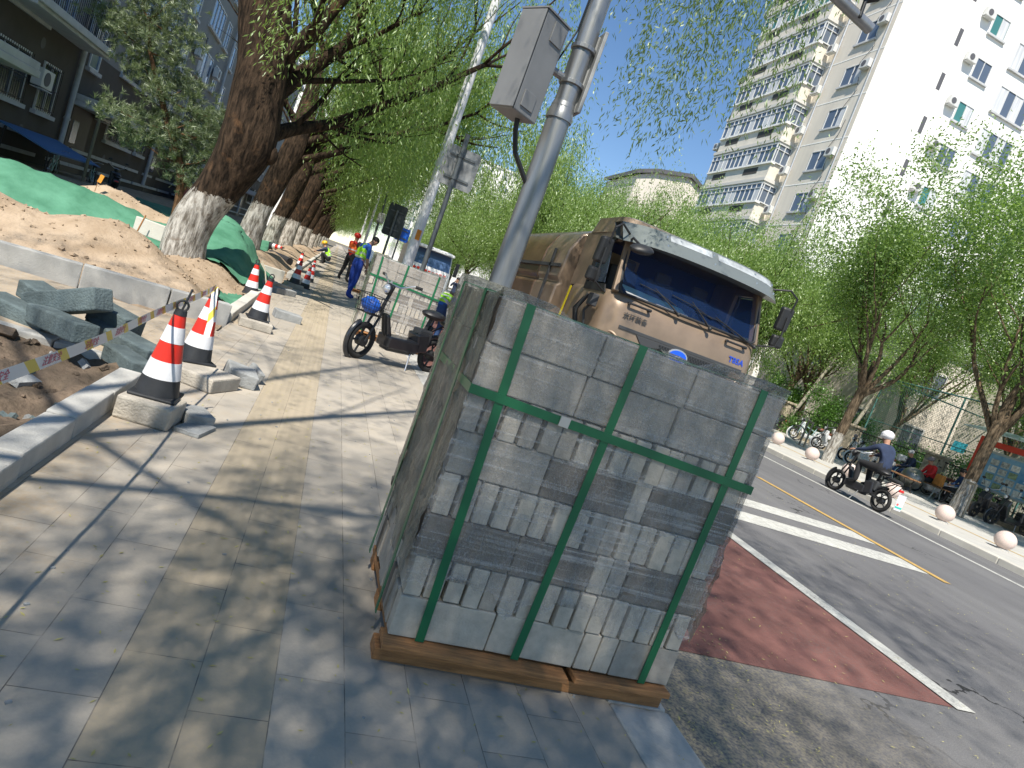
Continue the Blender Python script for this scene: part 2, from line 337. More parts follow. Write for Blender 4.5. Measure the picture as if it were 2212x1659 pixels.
def soilH(X, Y):
    X = np.asarray(X, float); Y = np.asarray(Y, float); Z = np.full(X.shape, -.05)
    for a in MOUNDS: Z = Z+gauss(X, Y, *a)
    edge = np.clip((-.98-X)/.55, 0, 1); Z = -.05+(Z+.05)*(edge**.7)
    base = np.clip((Y-14)/8, 0, 1)*np.clip((-3.2-X)/2.5, 0, 1)*.28; Z = Z+base
    Z = Z+.030*fnoise(X, Y, 6, 3)+.014*fnoise(X, Y, 22, 5)
    pit = (Y < 5.02); Z = np.where(pit, -.17+.13*np.clip((Y-4.1)/.7, 0, 1)+.07*fnoise(X, Y, 5, 8)+.03*fnoise(X, Y, 19, 9), Z)
    path = (Y >= 5.02) & (Y < 7.0); Z = np.where(path, -.2, Z); return Z
s1 = grid_surface('soil', -9.9, -.86, 7.0, 17, .06, soilH, M_soil); tag(link('soil', s1), kind='structure')
s1 = grid_surface('soil', -9.9, -.86, 17, 80, .2, soilH, M_soil); tag(link('soil', s1), kind='structure')
s1 = grid_surface('tree_pit_soil', -6.5, -.97, -4, 5.07, .05, soilH, M_dsoil); tag(link('tree_pit_soil', s1), kind='structure')

def net(label, cx, cy, rx, ry, rz, seed, step=.07):
    def mask(X, Y):
        c, s = math.cos(R(rz)), math.sin(R(rz)); u = ((X-cx)*c+(Y-cy)*s)/rx; v = (-(X-cx)*s+(Y-cy)*c)/ry
        return (np.abs(u)**3+np.abs(v)**3) < 1+.28*fnoise(X, Y, 3., seed)
    rr = max(rx, ry)*1.25
    def h(X, Y): return soilH(X, Y)+.03+.05*np.abs(fnoise(X*.7, Y*2.2, 2.2, seed+1))**1.3+.03*np.abs(fnoise(X*2., Y*1., 7, seed+2))
    me = grid_surface('debris_net', max(cx-rr, -9.7), min(cx+rr, -.9), cy-rr, cy+rr, step, h, M_net, mask)
    o = link('debris_net', me); s = o.modifiers.new('thick', 'SOLIDIFY'); s.thickness = .004; s.offset = 1
    return tag(o, label, 'debris net', 'green debris nets over the soil')
net('green net sheet draped over the mound just behind the first big willow', -1.85, 13.9, .98, 2.3, 4, 31)
net('long sunlit green net stretched over the soil ridge left of the willow', -4.7, 12.9, 3.4, 1.65, -6, 42)
net('shaded green net covering the ground in front of the grey apartment block', -6.2, 18.3, 3.3, 2.3, 0, 53)
net('green net over the soil behind the second whitewashed willow', -4.6, 25, 2.6, 3.4, 0, 64, .16)
# small loose net scrap by the cones
def scrap(X, Y): return soilH(X, Y)+.05+.05*np.abs(fnoise(X, Y, 8, 77))
me = grid_surface('debris_net', -1.35, -.9, 9.0, 10.6, .04, scrap, M_net, lambda X, Y: (((X+1.12)/.2)**2+((Y-9.8)/.65)**2) < 1+.3*fnoise(X, Y, 8, 5))
tag(link('debris_net', me), 'small crumpled scrap of green net beside the cones at the pit edge', 'debris net')

# ---- low kerbs round the tree pits (laid in the ground)
def kerb_run(pts, w, z0, z1, m=None, gap=.008, seg=.6, name='tree_pit_kerb'):
    g = MB()
    for (x0, y0), (x1, y1) in zip(pts[:-1], pts[1:]):
        d = Vector((x1-x0, y1-y0)); n = max(1, round(d.length/seg)); u = d/n; a = math.degrees(math.atan2(d.y, d.x))
        for k in range(n):
            c = Vector((x0, y0))+u*(k+.5); jz = random.uniform(-.006, .006)
            g.box((c.x, c.y, (z0+z1)/2+jz), (u.length-gap, w, z1-z0), rot(random.uniform(-.6, .6), 0, a+random.uniform(-.7, .7)))
    return tag(g.build(name, m or M_kerb, bevel=.01), kind='structure')
kerb_run([(-.905, -1.5), (-.905, 4.36)], .13, -.3, .105, seg=.52)
kerb_run([(-.96, 5.03), (-5.5, 5.03)], .12, -.3, .0, seg=.6)
g = MB(); g.b2((-.99, 4.37, -.3), (-.842, 5.0, -.006)); tag(g.build('pavement', M_kerb), kind='structure')
kerb_run([(-.88, 7.88), (-1.45, 7.62), (-2.2, 7.40), (-3.0, 7.15), (-4.6, 6.75)], .13, -.3, .20, seg=.62)
kerb_run([(-.91, 7.98), (-.95, 11.4)], .13, -.3, .10, M_kerbw, seg=.75)
kerb_run([(-.91, 12.2), (-1.0, 15.0)], .13, -.3, .02, seg=.75)
kerb_run([(-.90, 15.6), (-2.4, 15.05)], .13, -.3, .24, M_kerbw, seg=.7)
kerb_run([(-.91, 17.8), (-.91, 60)], .13, -.3, .10, M_kerbw, seg=.8)
# rear kerb seen between the mounds
kerb_run([(-3.0, 11.9), (-2.2, 11.6)], .12, .3, .55, M_kerbw, seg=.8)

# ================================================================== THE PAVING BLOCK PALLETS
M_blk = [mat('block_light', (.45, .41, .35), .95, var=.13, scale=22, bump=.5, bscale=150, bdist=.004, spec=.15),
         mat('block_grey', (.34, .31, .27), .95, var=.15, scale=20, bump=.5, bscale=150, bdist=.004, spec=.15),
         mat('block_brown', (.17, .145, .12), .95, var=.25, scale=9, bump=.5, bscale=140, bdist=.004, spec=.15)]
M_wood = mat('pallet_wood', (.36, .17, .065), .85, var=.35, scale=9, stretch=(.6, 8, 8), bump=.4)
M_strap = mat('green_strap', (.012, .13, .055), .35, spec=.5)
M_clip = mat('steel_clip', (.6, .6, .6), .35, .9)
def film_mat(name, col, a0, a1, stretch, rough=.22):
    m = bpy.data.materials.new(name); m.use_nodes = True; N, L, b = nodes_of(m)
    tc = N.new('ShaderNodeTexCoord'); mp = N.new('ShaderNodeMapping'); mp.inputs['Scale'].default_value = stretch
    L.new(tc.outputs['Object'], mp.inputs[0]); n = noise(N, L, mp.outputs[0], 1., 5, .65); n3 = noise(N, L, tc.outputs['Object'], 4., 3)
    a = mth(N, L, 'ADD', mth(N, L, 'MULTIPLY', ramp(N, L, n, .50 if a0 < .3 else .38, .70), a1-a0), a0)
    a = mth(N, L, 'ADD', a, mth(N, L, 'MULTIPLY', ramp(N, L, n3, .55, .72), .14))
    mp2 = N.new('ShaderNodeMapping'); mp2.inputs['Scale'].default_value = (9, 9, 2.2); mp2.inputs['Rotation'].default_value = (.3, .55, .2); L.new(tc.outputs['Object'], mp2.inputs[0]); cr_ = noise(N, L, mp2.outputs[0], 2.2, 6, .7)
    crease = mth(N, L, 'SUBTRACT', 1, mth(N, L, 'MULTIPLY', mth(N, L, 'ABSOLUTE', mth(N, L, 'SUBTRACT', cr_, .5)), 22)); crease = mth(N, L, 'MAXIMUM', crease, 0)
    a = mth(N, L, 'MINIMUM', mth(N, L, 'ADD', a, mth(N, L, 'MULTIPLY', crease, .22)), .96)
    L.new(a, b.inputs['Alpha']); b.inputs['Base Color'].default_value = (*col, 1); b.inputs['Roughness'].default_value = rough
    b.inputs['Specular IOR Level'].default_value = .7
    bp = N.new('ShaderNodeBump'); bp.inputs['Strength'].default_value = .9; bp.inputs['Distance'].default_value = .012
    L.new(mth(N, L, 'ADD', n, mth(N, L, 'MULTIPLY', crease, .35)), bp.inputs['Height']); L.new(bp.outputs[0], b.inputs['Normal']); return m
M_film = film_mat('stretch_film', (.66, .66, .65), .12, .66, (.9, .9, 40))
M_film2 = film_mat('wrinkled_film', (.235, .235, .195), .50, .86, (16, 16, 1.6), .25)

def pallet(loc, W, D_, seed, label, detail=True, frontfilm_from=.3):
    rnd = random.Random(seed)
    t = empty('paving_block_pallet', loc, 0, label, 'block pallet', 'shrink-wrapped pallets of paving blocks')
    # wooden pallet: three boards deep, stringers and a deck with broken slats
    pz = .10
    g = MB()
    for k in range(3): g.box((W/2, .05+k*(D_-.1)/2, .022), (W+(.03 if k == 0 else -.03), .09, .044), rot(0, 0, rnd.uniform(-1, 1)))
    for k in range(5): g.box((.06+k*(W-.12)/4, D_/2, .058), (.08, D_, .03), rot(0, 0, rnd.uniform(-1.5, 1.5)))
    g.box((W*.30, -.005, .083), (W*.62, .10, .02), rot(1, 1, .8)); g.box((W*.82, .0, .082), (W*.36, .09, .022), rot(-1, -1.5, -1))
    for k in range(6): g.box((W/2, .14+k*(D_-.2)/5.5, .088), (W-.04, .09, .018))
    g.build('wooden_pallet', M_wood, t, bevel=.003)
    lay = (1.262-pz)/8; front = []; rest = MB(); cnt = 0
    kinds = ['W', 'T', 'W', 'T', 'W', 'T', 'W', 'W']
    for li, kd in enumerate(kinds):
        z0 = pz+li*lay; ox = rnd.uniform(-.005, .007)
        if kd == 'W':
            # long faces to the front, thin ends to the side
            if detail and li == 0: seq = [.345, .345, .07, .07, .26]
            elif li == 2: seq = [.33, .30, .065, .065, .33]
            elif li == 4: seq = [.33, .33, .065, .36]
            else: seq = [.36, .36, .37]
            sc = (W-.003*len(seq))/sum(seq); x = ox
            for w_ in seq:
                ww = w_*sc
                if w_ < .1: front.append((x+ww/2, .15, z0+lay/2, ww-.002, .30, lay-.003, rnd.choice((0, 1)), li)); x += ww+.003; continue
                ci = rnd.choice((1, 2, 2, 2, 2))
                if li == 0: ci = rnd.choice((0, 0, 1))
                if li >= 6: ci = 1
                front.append((x+ww/2, .03+rnd.uniform(-.004, .006), z0+lay/2, ww-.002, .058, lay-.003, ci, li)); x += ww+.003
            y = .062; k = 0
            while y < D_-.03:
                front.append((ox+.165+rnd.uniform(-.006, .004), y+.03, z0+lay/2, .33, .057, lay-.003, rnd.choice((1, 1, 2)), 100+li)); y += .0615; k += 1
        else:
            n = 16; ww = (W-.01)/n
            for k in range(n):
                front.append((ox+ww*(k+.5)+rnd.uniform(-.003, .003), .15+rnd.uniform(-.010, .007), z0+lay/2-rnd.uniform(0, .003), ww-.009-rnd.uniform(0, .003), .30, lay-.004, rnd.choice((0, 0, 0, 1)), li))
            for k in range(1, 3): front.append((ox+ww/2, .15+.305*k if k < 2 else (D_+.46)/2, z0+lay/2, ww-.003, .30 if k < 2 else max(.05, D_-.46), lay-.003, 1, 100+li))
        rest.box((W/2+.0, D_/2+.04, z0+lay/2), (W-.06, D_-.16, lay-.003))
    n = 0
    for b in sorted(front, key=lambda q: q[7]):
        g = MB() if (detail and n < 99) else rest
        if g is rest: rest.m = b[6]
        g.box(b[:3], b[3:6], rot(rnd.uniform(-.8, .8), rnd.uniform(-.7, .7), rnd.uniform(-1.0, 1.0)))
        if g is not rest: g.build('paving_block', M_blk[b[6]], t, bevel=.004); n += 1
    o = rest.build('paving_block', M_blk, t, bevel=.004 if detail else 0)
    if detail: tag(o, kind='stuff')
    # straps
    H = 1.266; e = .012
    def band(axis, pos, slant=0., z=None, w_=.030):
        g = MB(); th = .0025
        if axis == 'x':      # goes over the top and down front and back at x
            a = pos; b = pos+slant
            for p, q in (((b, -e, .1), (a, -e, H+.004)), ((a, -e, H+.004), (a, D_+e, H+.004)), ((a, D_+e, H+.004), (b, D_+e, .1))): g.bar(p, q, w_, th, up=(0, 1, 0) if p[2] != q[2] else (0, 0, 1))
        elif axis == 'y':
            a = pos; b = pos+slant; q_ = .026
            for p, q in (((-q_, b, .1), (-q_, a, H+.007)), ((-q_, a, H+.007), (W+q_, a, H+.007)), ((W+q_, a, H+.007), (W+q_, b, .1))): g.bar(p, q, w_, th, up=(1, 0, 0) if p[2] != q[2] else (0, 0, 1))
        else:
            z0, z1 = z
            c = [(-e, -e-.004, z0), (W+e, -e-.004, z1), (W+e, D_+e, z1), (-e, D_+e, z0)]
            for k in range(4): g.bar(c[k], c[(k+1) % 4], th, w_, up=(0, 0, 1))
        return g.build('strap', M_strap, t)
    for p, sl in ((.085, .03), (.49, -.035), (.985, -.02)): band('x', p*W/1.08, sl)
    band('y', .24*D_, -.05); band('y', .78*D_, .02)
    s = band('z', 0, z=(.965, .915)); 
    if detail: MB().box((.325, -e-.008, .951), (.036, .005, .034), rot(0, 2.6, 0)).build('buckle', M_clip, s)
    # stretch film: one shell round the four sides, folded over on top
    def shell(name, m, side):
        per = [(0, 0), (W, 0), (W, D_), (0, D_)]; ns = 46; path = []
        segs = {'front': [(0, 1)], 'sides': [(1, 2), (2, 3), (3, 0)]}[side]
        for a, b in segs:
            for k in range(ns+(1 if (a, b) == segs[-1] else 0)):
                u = k/ns; p = (per[a][0]*(1-u)+per[b][0]*u, per[a][1]*(1-u)+per[b][1]*u); path.append(p)
        zs = list(np.linspace(frontfilm_from if side == 'front' else .33, H, 40)); vs = []; cx, cy = W/2, D_/2
        for zi, z in enumerate(zs+[H+.006, H+.004]):
            for pi_, (x, y) in enumerate(path):
                dx = x-cx; dy = y-cy; off = .010
                wob = .004*math.sin(z*37+pi_*.11+seed)+.003*math.sin(z*90+pi_*.31)
                if side == 'sides':
                    wob += .009*math.sin(pi_*.33+math.sin(z*4+pi_*.1)*1.6)+.004*math.sin(pi_*1.1+z*6)
                    wob = max(wob, -.002)
                low = 0
                if zi == 0 and True: low = .04*math.sin(pi_*.37+seed)+.03*math.sin(pi_*1.1)
                s_ = 1+(off+wob)/max(W, D_)*2
                zz = z+low
                if zi == len(zs): s_ = .9; zz = H+.006
                if zi == len(zs)+1: s_ = .6; zz = H+.004
                if zi >= len(zs)-2:
                    for (qx, qy), hh in zip(per, (.028, .035, .02, .04)):
                        dd = math.hypot(x-qx, y-qy)
                        if dd < .13: zz += hh*(1-dd/.13)
                vs.append((cx+dx*s_+(0 if s_ < 1 else 0), cy+dy*s_, zz))
        n = len(path); rows = len(zs)+2; fs = [(i*n+j, i*n+j+1, (i+1)*n+j+1, (i+1)*n+j) for i in range(rows-1) for j in range(n-1)]
        return MB().add(vs, fs).build(name, m, t, smooth='all')
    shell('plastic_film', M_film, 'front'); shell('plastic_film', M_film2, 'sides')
    return t
pallet((.515, 2.0, 0), 1.10, .74, 5, 'large pallet of grey paving blocks wrapped in film with green straps, nearest to the viewer')
pallet((.58, 10.4, 0), 1.10, .85, 11, 'wrapped pallet of pale paving blocks standing behind the black electric bicycle', True, .2)
pallet((.70, 20.6, 0), 1.10, .85, 17, 'wrapped pallet of paving blocks between the orange vest worker and the green vest worker', False, .2)

# ================================================================== CONES, TAPE, LOOSE STONES
M_cr = mat('cone_red', (.62, .025, .012), .4, var=.08, scale=8); M_cw = mat('cone_white', (.72, .73, .76), .35, var=.05, scale=30)
M_ck = mat('cone_black', (.022, .024, .028), .55, var=.2, scale=10)
def make_cone():
    t = empty('traffic_cone')
    def r(z): return .142-(.142-.032)*(z/.62)
    def ring(nm, a, b, m, e=0): 
        g = MB(); k = 4; g.lathe([(r(a+(b-a)*i/k)+e, a+(b-a)*i/k) for i in range(k+1)], 28); return g.build(nm, m, t, smooth=True)
    ring('body', 0, .14, M_ck, .002); b = MB().box((0, 0, .012), (.30, .30, .024)).build('base', M_ck, t, bevel=.01)
    ring('reflective_band', .14, .26, M_cw, .003); ring('red_band', .26, .39, M_cr, .001); ring('reflective_band', .39, .50, M_cw, .003); ring('red_band', .50, .58, M_cr, .001)
    ring('tip', .58, .615, M_ck, .004)
    MB().torus((0, 0, .645), .036, .008, rot(90, 0, 20)).build('ring_handle', M_ck, t, smooth=True)
    return t
cone0 = make_cone(); used = [False]
def cone(x, y, z, tilt, label, rz=0):
    t = cone0 if not used[0] else copy_tree(cone0); used[0] = True
    t.location = (x, y, z); t.scale = (.8, .8, .8); t.rotation_euler = (R(tilt[0]), R(tilt[1]), R(rz)); return tag(t, label, 'traffic cone', 'red and white traffic cones along the pit edge')
cone(-.665, 3.91, .125, (0, 0), 'red and white traffic cone on a stone block, nearest of all, tape crossing its tip')
cone(-.70, 5.12, .10, (0, 1), 'cone just behind the nearest one with striped tape hanging down its side', 30)
cone(-.60, 8.10, .10, (0, 2), 'single cone standing on a pale block at the corner of the soil pit', 15)
cone(-1.02, 11.0, .03, (0, -3), 'cone half hidden behind the corner cone, tape end tied to its top', 5)
cone(-.62, 15.0, .10, (0, 2), 'cone on a white kerb block, left one of the far pair', 40)
cone(-.42, 15.9, .0, (0, 0), 'cone standing on the paving, right one of the far pair', 10)
cone(-.42, 18.4, .0, (2, 0), 'small cone directly behind the far pair', 0)
cone(-.95, 22.5, .05, (0, 0), 'cone near the crouching worker, beside a black pipe end', 0)
cone(-.50, 21.5, .0, (0, 0), 'farthest upright cone on the paving before the crouching worker', 60)
t = cone(-2.1, 24.5, .33, (80, 0), 'cone lying on its side on the soil between the willows', 60)
M_stone = [mat('stone_block', (.42, .385, .33), .93, var=.16, scale=8, bump=.5, bscale=70, spec=.15), mat('stone_grey', (.30, .31, .31), .93, var=.2, scale=7, bump=.5, bscale=70, spec=.15),
           mat('stone_blue', (.105, .135, .14), .9, var=.3, scale=5, bump=.5, bscale=60, spec=.2)]
def stone(c, d, r, mi, label, nick=0, group=None):
    g = MB().box((0, 0, 0), d, None); o = g.build('stone_block', M_stone[mi], bevel=min(.012, d[2]*.12))
    o.location = c; o.rotation_euler = (R(r[0]), R(r[1]), R(r[2])); tag(o, label, 'stone block', group)
    return o
stone((-.66, 3.85, .0625), (.28, .25, .125), (0, 0, -6), 0, 'cut stone block carrying the nearest cone')
stone((-.46, 4.02, .035), (.16, .20, .07), (0, 4, 30), 1, 'small grey stone piece poking out behind the nearest cone block')
stone((-.42, 3.86, .012), (.14, .22, .024), (0, 0, -14), 1, 'thin grey stone slab lying beside the nearest cone block')
stone((-.60, 4.93, .05), (.40, .34, .10), (0, 0, -25), 0, 'pale block with dark stains under the second cone')
stone((-.38, 5.25, .06), (.22, .30, .11), (0, 8, 12), 1, 'blue grey broken block right of the second cone')
stone((-.30, 5.45, .05), (.05, .22, .12), (8, 20, 30), 1, 'thin upright shard beside the second cone')
stone((-.60, 8.05, .05), (.36, .30, .10), (0, 0, 10), 0, 'beige block under the cone at the pit corner')
stone((-.62, 15.0, .05), (.34, .30, .10), (0, 0, 25), 0, 'white block under the left one of the far pair of cones')
stone((-.35, 9.6, .05), (.36, .22, .12), (0, 2, 15), 1, 'grey block lying on the paving between the corner cone and the far pair')
stone((-.82, 13.4, .06), (.8, .16, .14), (0, 3, 62), 0, 'long pale kerb stone lying askew at the pit edge by the far cones')
stone((-.66, 12.9, .05), (.5, .16, .12), (0, 0, 50), 1, 'shorter kerb stone next to the long askew one')
# heap of broken kerb stones in the near pit mouth, dusty blue green
heap = [((-1.50, 4.92, .13), (.80, .15, .13), (0, 7, 128), 2, 'long dusty beam of kerb stone lying across the heap'),
        ((-1.62, 5.32, .20), (.66, .16, .16), (0, -22, -32), 2, 'kerb stone tilted up on the heap with a broken rough end'),
        ((-1.86, 5.30, .03), (.50, .20, .14), (0, 4, -22), 2, 'blue grey kerb stone at the left foot of the heap'),
        ((-1.18, 5.22, .06), (.60, .18, .13), (4, 3, -32), 2, 'kerb stone sliding off the right of the heap toward the cones'),
        ((-1.32, 5.42, .16), (.34, .20, .15), (0, 5, -30), 2, 'kerb stone with a crumbled patch on top of the heap'),
        ((-1.84, 5.56, .14), (.34, .18, .13), (6, 6, -35), 2, 'short kerb stone at the back of the heap'),
        ((-1.05, 4.86, .02), (.42, .15, .12), (0, 0, -50), 2, 'low dusty kerb stone just left of the nearest cone'),
        ((-2.15, 5.0, .02), (.36, .22, .12), (0, 0, 20), 2, 'squat broken piece far left of the heap')]
for c, d, r, mi, lb in heap: stone(c, d, r, mi, lb, group='heap of broken kerb stones')
rr = random.Random(3)
g = MB()
for k in range(520):
    x = rr.uniform(-3.6, -1.0); y = rr.uniform(1.0, 4.95); s_ = rr.uniform(.01, .05)*(1 if k % 9 else 1.8); z = float(soilH(np.array(x), np.array(y)))
    g.m = rr.choice((0, 1, 1, 2)); g.box((x, y, z+s_*.2), (s_*rr.uniform(.7, 1.8), s_, s_*rr.uniform(.4, .9)), rot(rr.uniform(-40, 40), rr.uniform(-40, 40), rr.uniform(0, 180)))
tag(g.build('rubble', [M_stone[1], M_dsoil, M_stone[2]]), 'crushed stone rubble in the dark soil of the near tree pit', 'rubble', kind='stuff')
g = MB()
for k in range(1500):
    x = rr.uniform(-5.5, -1.0); y = rr.uniform(7.9, 16.5); s_ = rr.uniform(.01, .03)*(1.8 if k % 13 == 0 else 1); z = float(soilH(np.array(x), np.array(y)))
    g.box((x, y, z+s_*.2), (s_*rr.uniform(.7, 1.6), s_, s_*rr.uniform(.5, .9)), rot(rr.uniform(-40, 40), rr.uniform(-40, 40), rr.uniform(0, 180)))
tag(g.build('soil_clods', M_soil), 'dry clods scattered over the sandy mounds', 'clods', kind='stuff')
g = MB()
for k in range(170):
    x = rr.uniform(-.8, 1.6); y = rr.uniform(1., 14); s_ = rr.uniform(.003, .010); g.box((x, y, s_*.3), (s_*1.6, s_, s_*.6), rot(0, 0, rr.uniform(0, 180)))
tag(g.build('grit', M_stone[1]), 'fine grit scattered on the pavement', 'grit', kind='stuff')
o = stone((-1.75, 3.15, .02), (.5, .04, .16), (0, -22, 30), 1, 'thin stone slab standing on edge in the near pit under the tape')
# barrier tape
def tape_mat():
    m = mat('barrier_tape', (.72, .71, .70), .45, spec=.4); N, L, b = nodes_of(m); tc = N.new('ShaderNodeTexCoord'); sp = N.new('ShaderNodeSeparateXYZ'); L.new(tc.outputs['UV'], sp.inputs[0])
    s = mth(N, L, 'FRACT', mth(N, L, 'ADD', mth(N, L, 'MULTIPLY', sp.outputs[0], 1.), mth(N, L, 'MULTIPLY', sp.outputs[1], .28)))
    f = mth(N, L, 'LESS_THAN', s, .3); L.new(mixc(N, L, f, (.74, .73, .72), (.72, .54, .08)), b.inputs['Base Color']); return m
M_tape = tape_mat(); M_tred = mat('tape_red_print', (.60, .10, .16), .5)
def ribbon(name, pts, wid, m, parent=None, period=.22, norm=None):
    vs = []; uv = []; s_ = 0; P = [Vector(p) for p in pts]
    for i, p in enumerate(P):
        if i: s_ += (p-P[i-1]).length
        d = (P[min(i+1, len(P)-1)]-P[max(i-1, 0)]).normalized(); n = Vector(norm or (1, 0, 0)); u = d.cross(n).normalized(); u = u if u.z > 0 else -u
        vs += [p-u*wid/2, p+u*wid/2]; uv += [(s_/period, 0), (s_/period, 1)]
    me = bpy.data.meshes.new(name); fs = [(2*i, 2*i+2, 2*i+3, 2*i+1) for i in range(len(P)-1)]; me.from_pydata(vs, [], fs); me.materials.append(m)
    ul = me.uv_layers.new(name='UVMap')
    for poly in me.polygons:
        for li in poly.loop_indices: ul.data[li].uv = uv[me.loops[li].vertex_index]
    return link(name, me, parent)
def tape_pt(y):
    a = (y-.4)/4.7; return Vector((-.70+.008*math.sin(y*3), y, .635+.02*a-.03*math.sin(math.pi*min(1, max(0, a)))))
tp = empty('barrier_tape', (0, 0, 0), 0, 'white and yellow barrier tape with red print stretched between the cones', 'barrier tape')
pts = [tape_pt(y) for y in np.linspace(.4, 5.08, 60)]
ribbon('tape_strip', pts, .046, M_tape, tp)
for k in range(14):
    y = .62+k*.335; p = tape_pt(y); d = (tape_pt(y+.1)-p).normalized(); up = Vector((0, 0, 1)); up = (up-d*up.dot(d)).normalized(); n = d.cross(up)
    M = Matrix((d.to_4d()*1, up.to_4d(), n.to_4d(), (0, 0, 0, 1))).transposed(); M[0][3], M[1][3], M[2][3] = p.x+.0012, p.y, p.z; M[3] = (0, 0, 0, 1)
    text_mesh('注意安全', .034, M_tred, tp, 'tape_print', M, .0003)
ribbon('tape_tail', [(-.70, 5.08, .655), (-.68, 5.01, .60), (-.665, 4.99, .52), (-.65, 4.97, .42), (-.645, 4.95, .32)], .040, M_tape, tp, norm=(0, 1, .2))
ribbon('tape_tail', [(-1.0, 11.0, .56), (-.85, 10.2, .52), (-.74, 9.6, .40), (-.66, 8.6, .48), (-.60, 8.1, .62)], .05, M_tape, tp)
MB().tube([(-.665, 3.91, .60), (-.645, 3.93, .74)], .006, 8).build('wire_hook', M_ck, tp)
# black corrugated pipe end and orange flag
g = MB().cyl((-1.25, 22.6, .12), (-1.9, 23.2, .14), .13, n=20); tag(g.build('drain_pipe', M_ck, smooth=True), 'black plastic drain pipe end lying by the crouching worker', 'pipe')
fl = empty('marker_flag', (-4.62, 15.0, .55), 0, 'small orange marker flag stuck in the sandy ridge', 'flag')
MB().cyl((0, 0, 0), (.02, 0, .34), .006, n=8).build('stick', M_wood, fl); MB().box((.045, 0, .27), (.07, .01, .16), rot(0, 12, 0)).build('cloth', mat('orange_cloth', (.75, .30, .03), .7), fl)
MB_st = MB().cyl((-2.9, 11.6, .25), (-2.83, 11.6, .62), .012, n=8); tag(MB_st.build('stake', M_wood), 'thin wooden stake in the sandy mound left of the willow', 'stake')

rl = np.random.RandomState(44); n_ = 2600
Xl = np.concatenate([rl.uniform(-.8, 1.6, n_), rl.uniform(1.7, 8, n_), rl.uniform(1.68, 2.6, n_)]); Yl = np.concatenate([rl.uniform(.6, 16, n_), rl.uniform(.8, 12, n_), rl.uniform(.5, 9, n_)]); Zl = np.where(Xl < 1.66, .002, ROAD+.010)
Pl = np.stack([Xl, Yl, Zl], 1); al = rl.uniform(0, 6.28, len(Pl)); sl = rl.uniform(.004, .011, len(Pl)); Dl = np.stack([np.cos(al), np.sin(al), rl.uniform(0, .3, len(Pl))], 1); Sl = np.stack([-np.sin(al), np.cos(al), rl.uniform(-.2, .2, len(Pl))], 1)
Vl = np.stack([Pl, Pl+Dl*sl[:, None]*1.2+Sl*sl[:, None]*.35, Pl+Dl*sl[:, None]*2.4, Pl+Dl*sl[:, None]*1.2-Sl*sl[:, None]*.35], 1).reshape(-1, 3); Vl[:, 2] = np.maximum(Vl[:, 2], np.repeat(Zl, 4))
tag(link('fallen_leaves', np_mesh('fallen_leaves', Vl, np.arange(len(Vl)).reshape(-1, 4), [mat('dry_leaf', (.42, .38, .14), .8, var=.3, scale=3)])), 'tiny yellowish leaf flecks scattered on pavement and road', 'fallen leaves', kind='stuff')
# ================================================================== TREES
M_bark = bark_mat('willow_bark', 1.25); M_bark2 = bark_mat('street_tree_bark', 1.15, (.06, .045, .03), (.24, .18, .12)); M_barkp = bark_mat('pine_bark', 0, (.06, .035, .02), (.2, .11, .06))
M_leafw = leaf_mat('willow_leaf', (.14, .245, .05), (.31, .43, .12), .52)
M_leafo = leaf_mat('overhang_leaf', (.12, .20, .06), (.24, .34, .13), .42)
M_leafr = leaf_mat('street_leaf', (.13, .235, .05), (.28, .40, .12), .5)
M_leafd = leaf_mat('bush_leaf', (.05, .13, .02), (.13, .27, .04), .4)
M_needle = leaf_mat('pine_needle', (.09, .14, .08), (.24, .28, .15), .3)

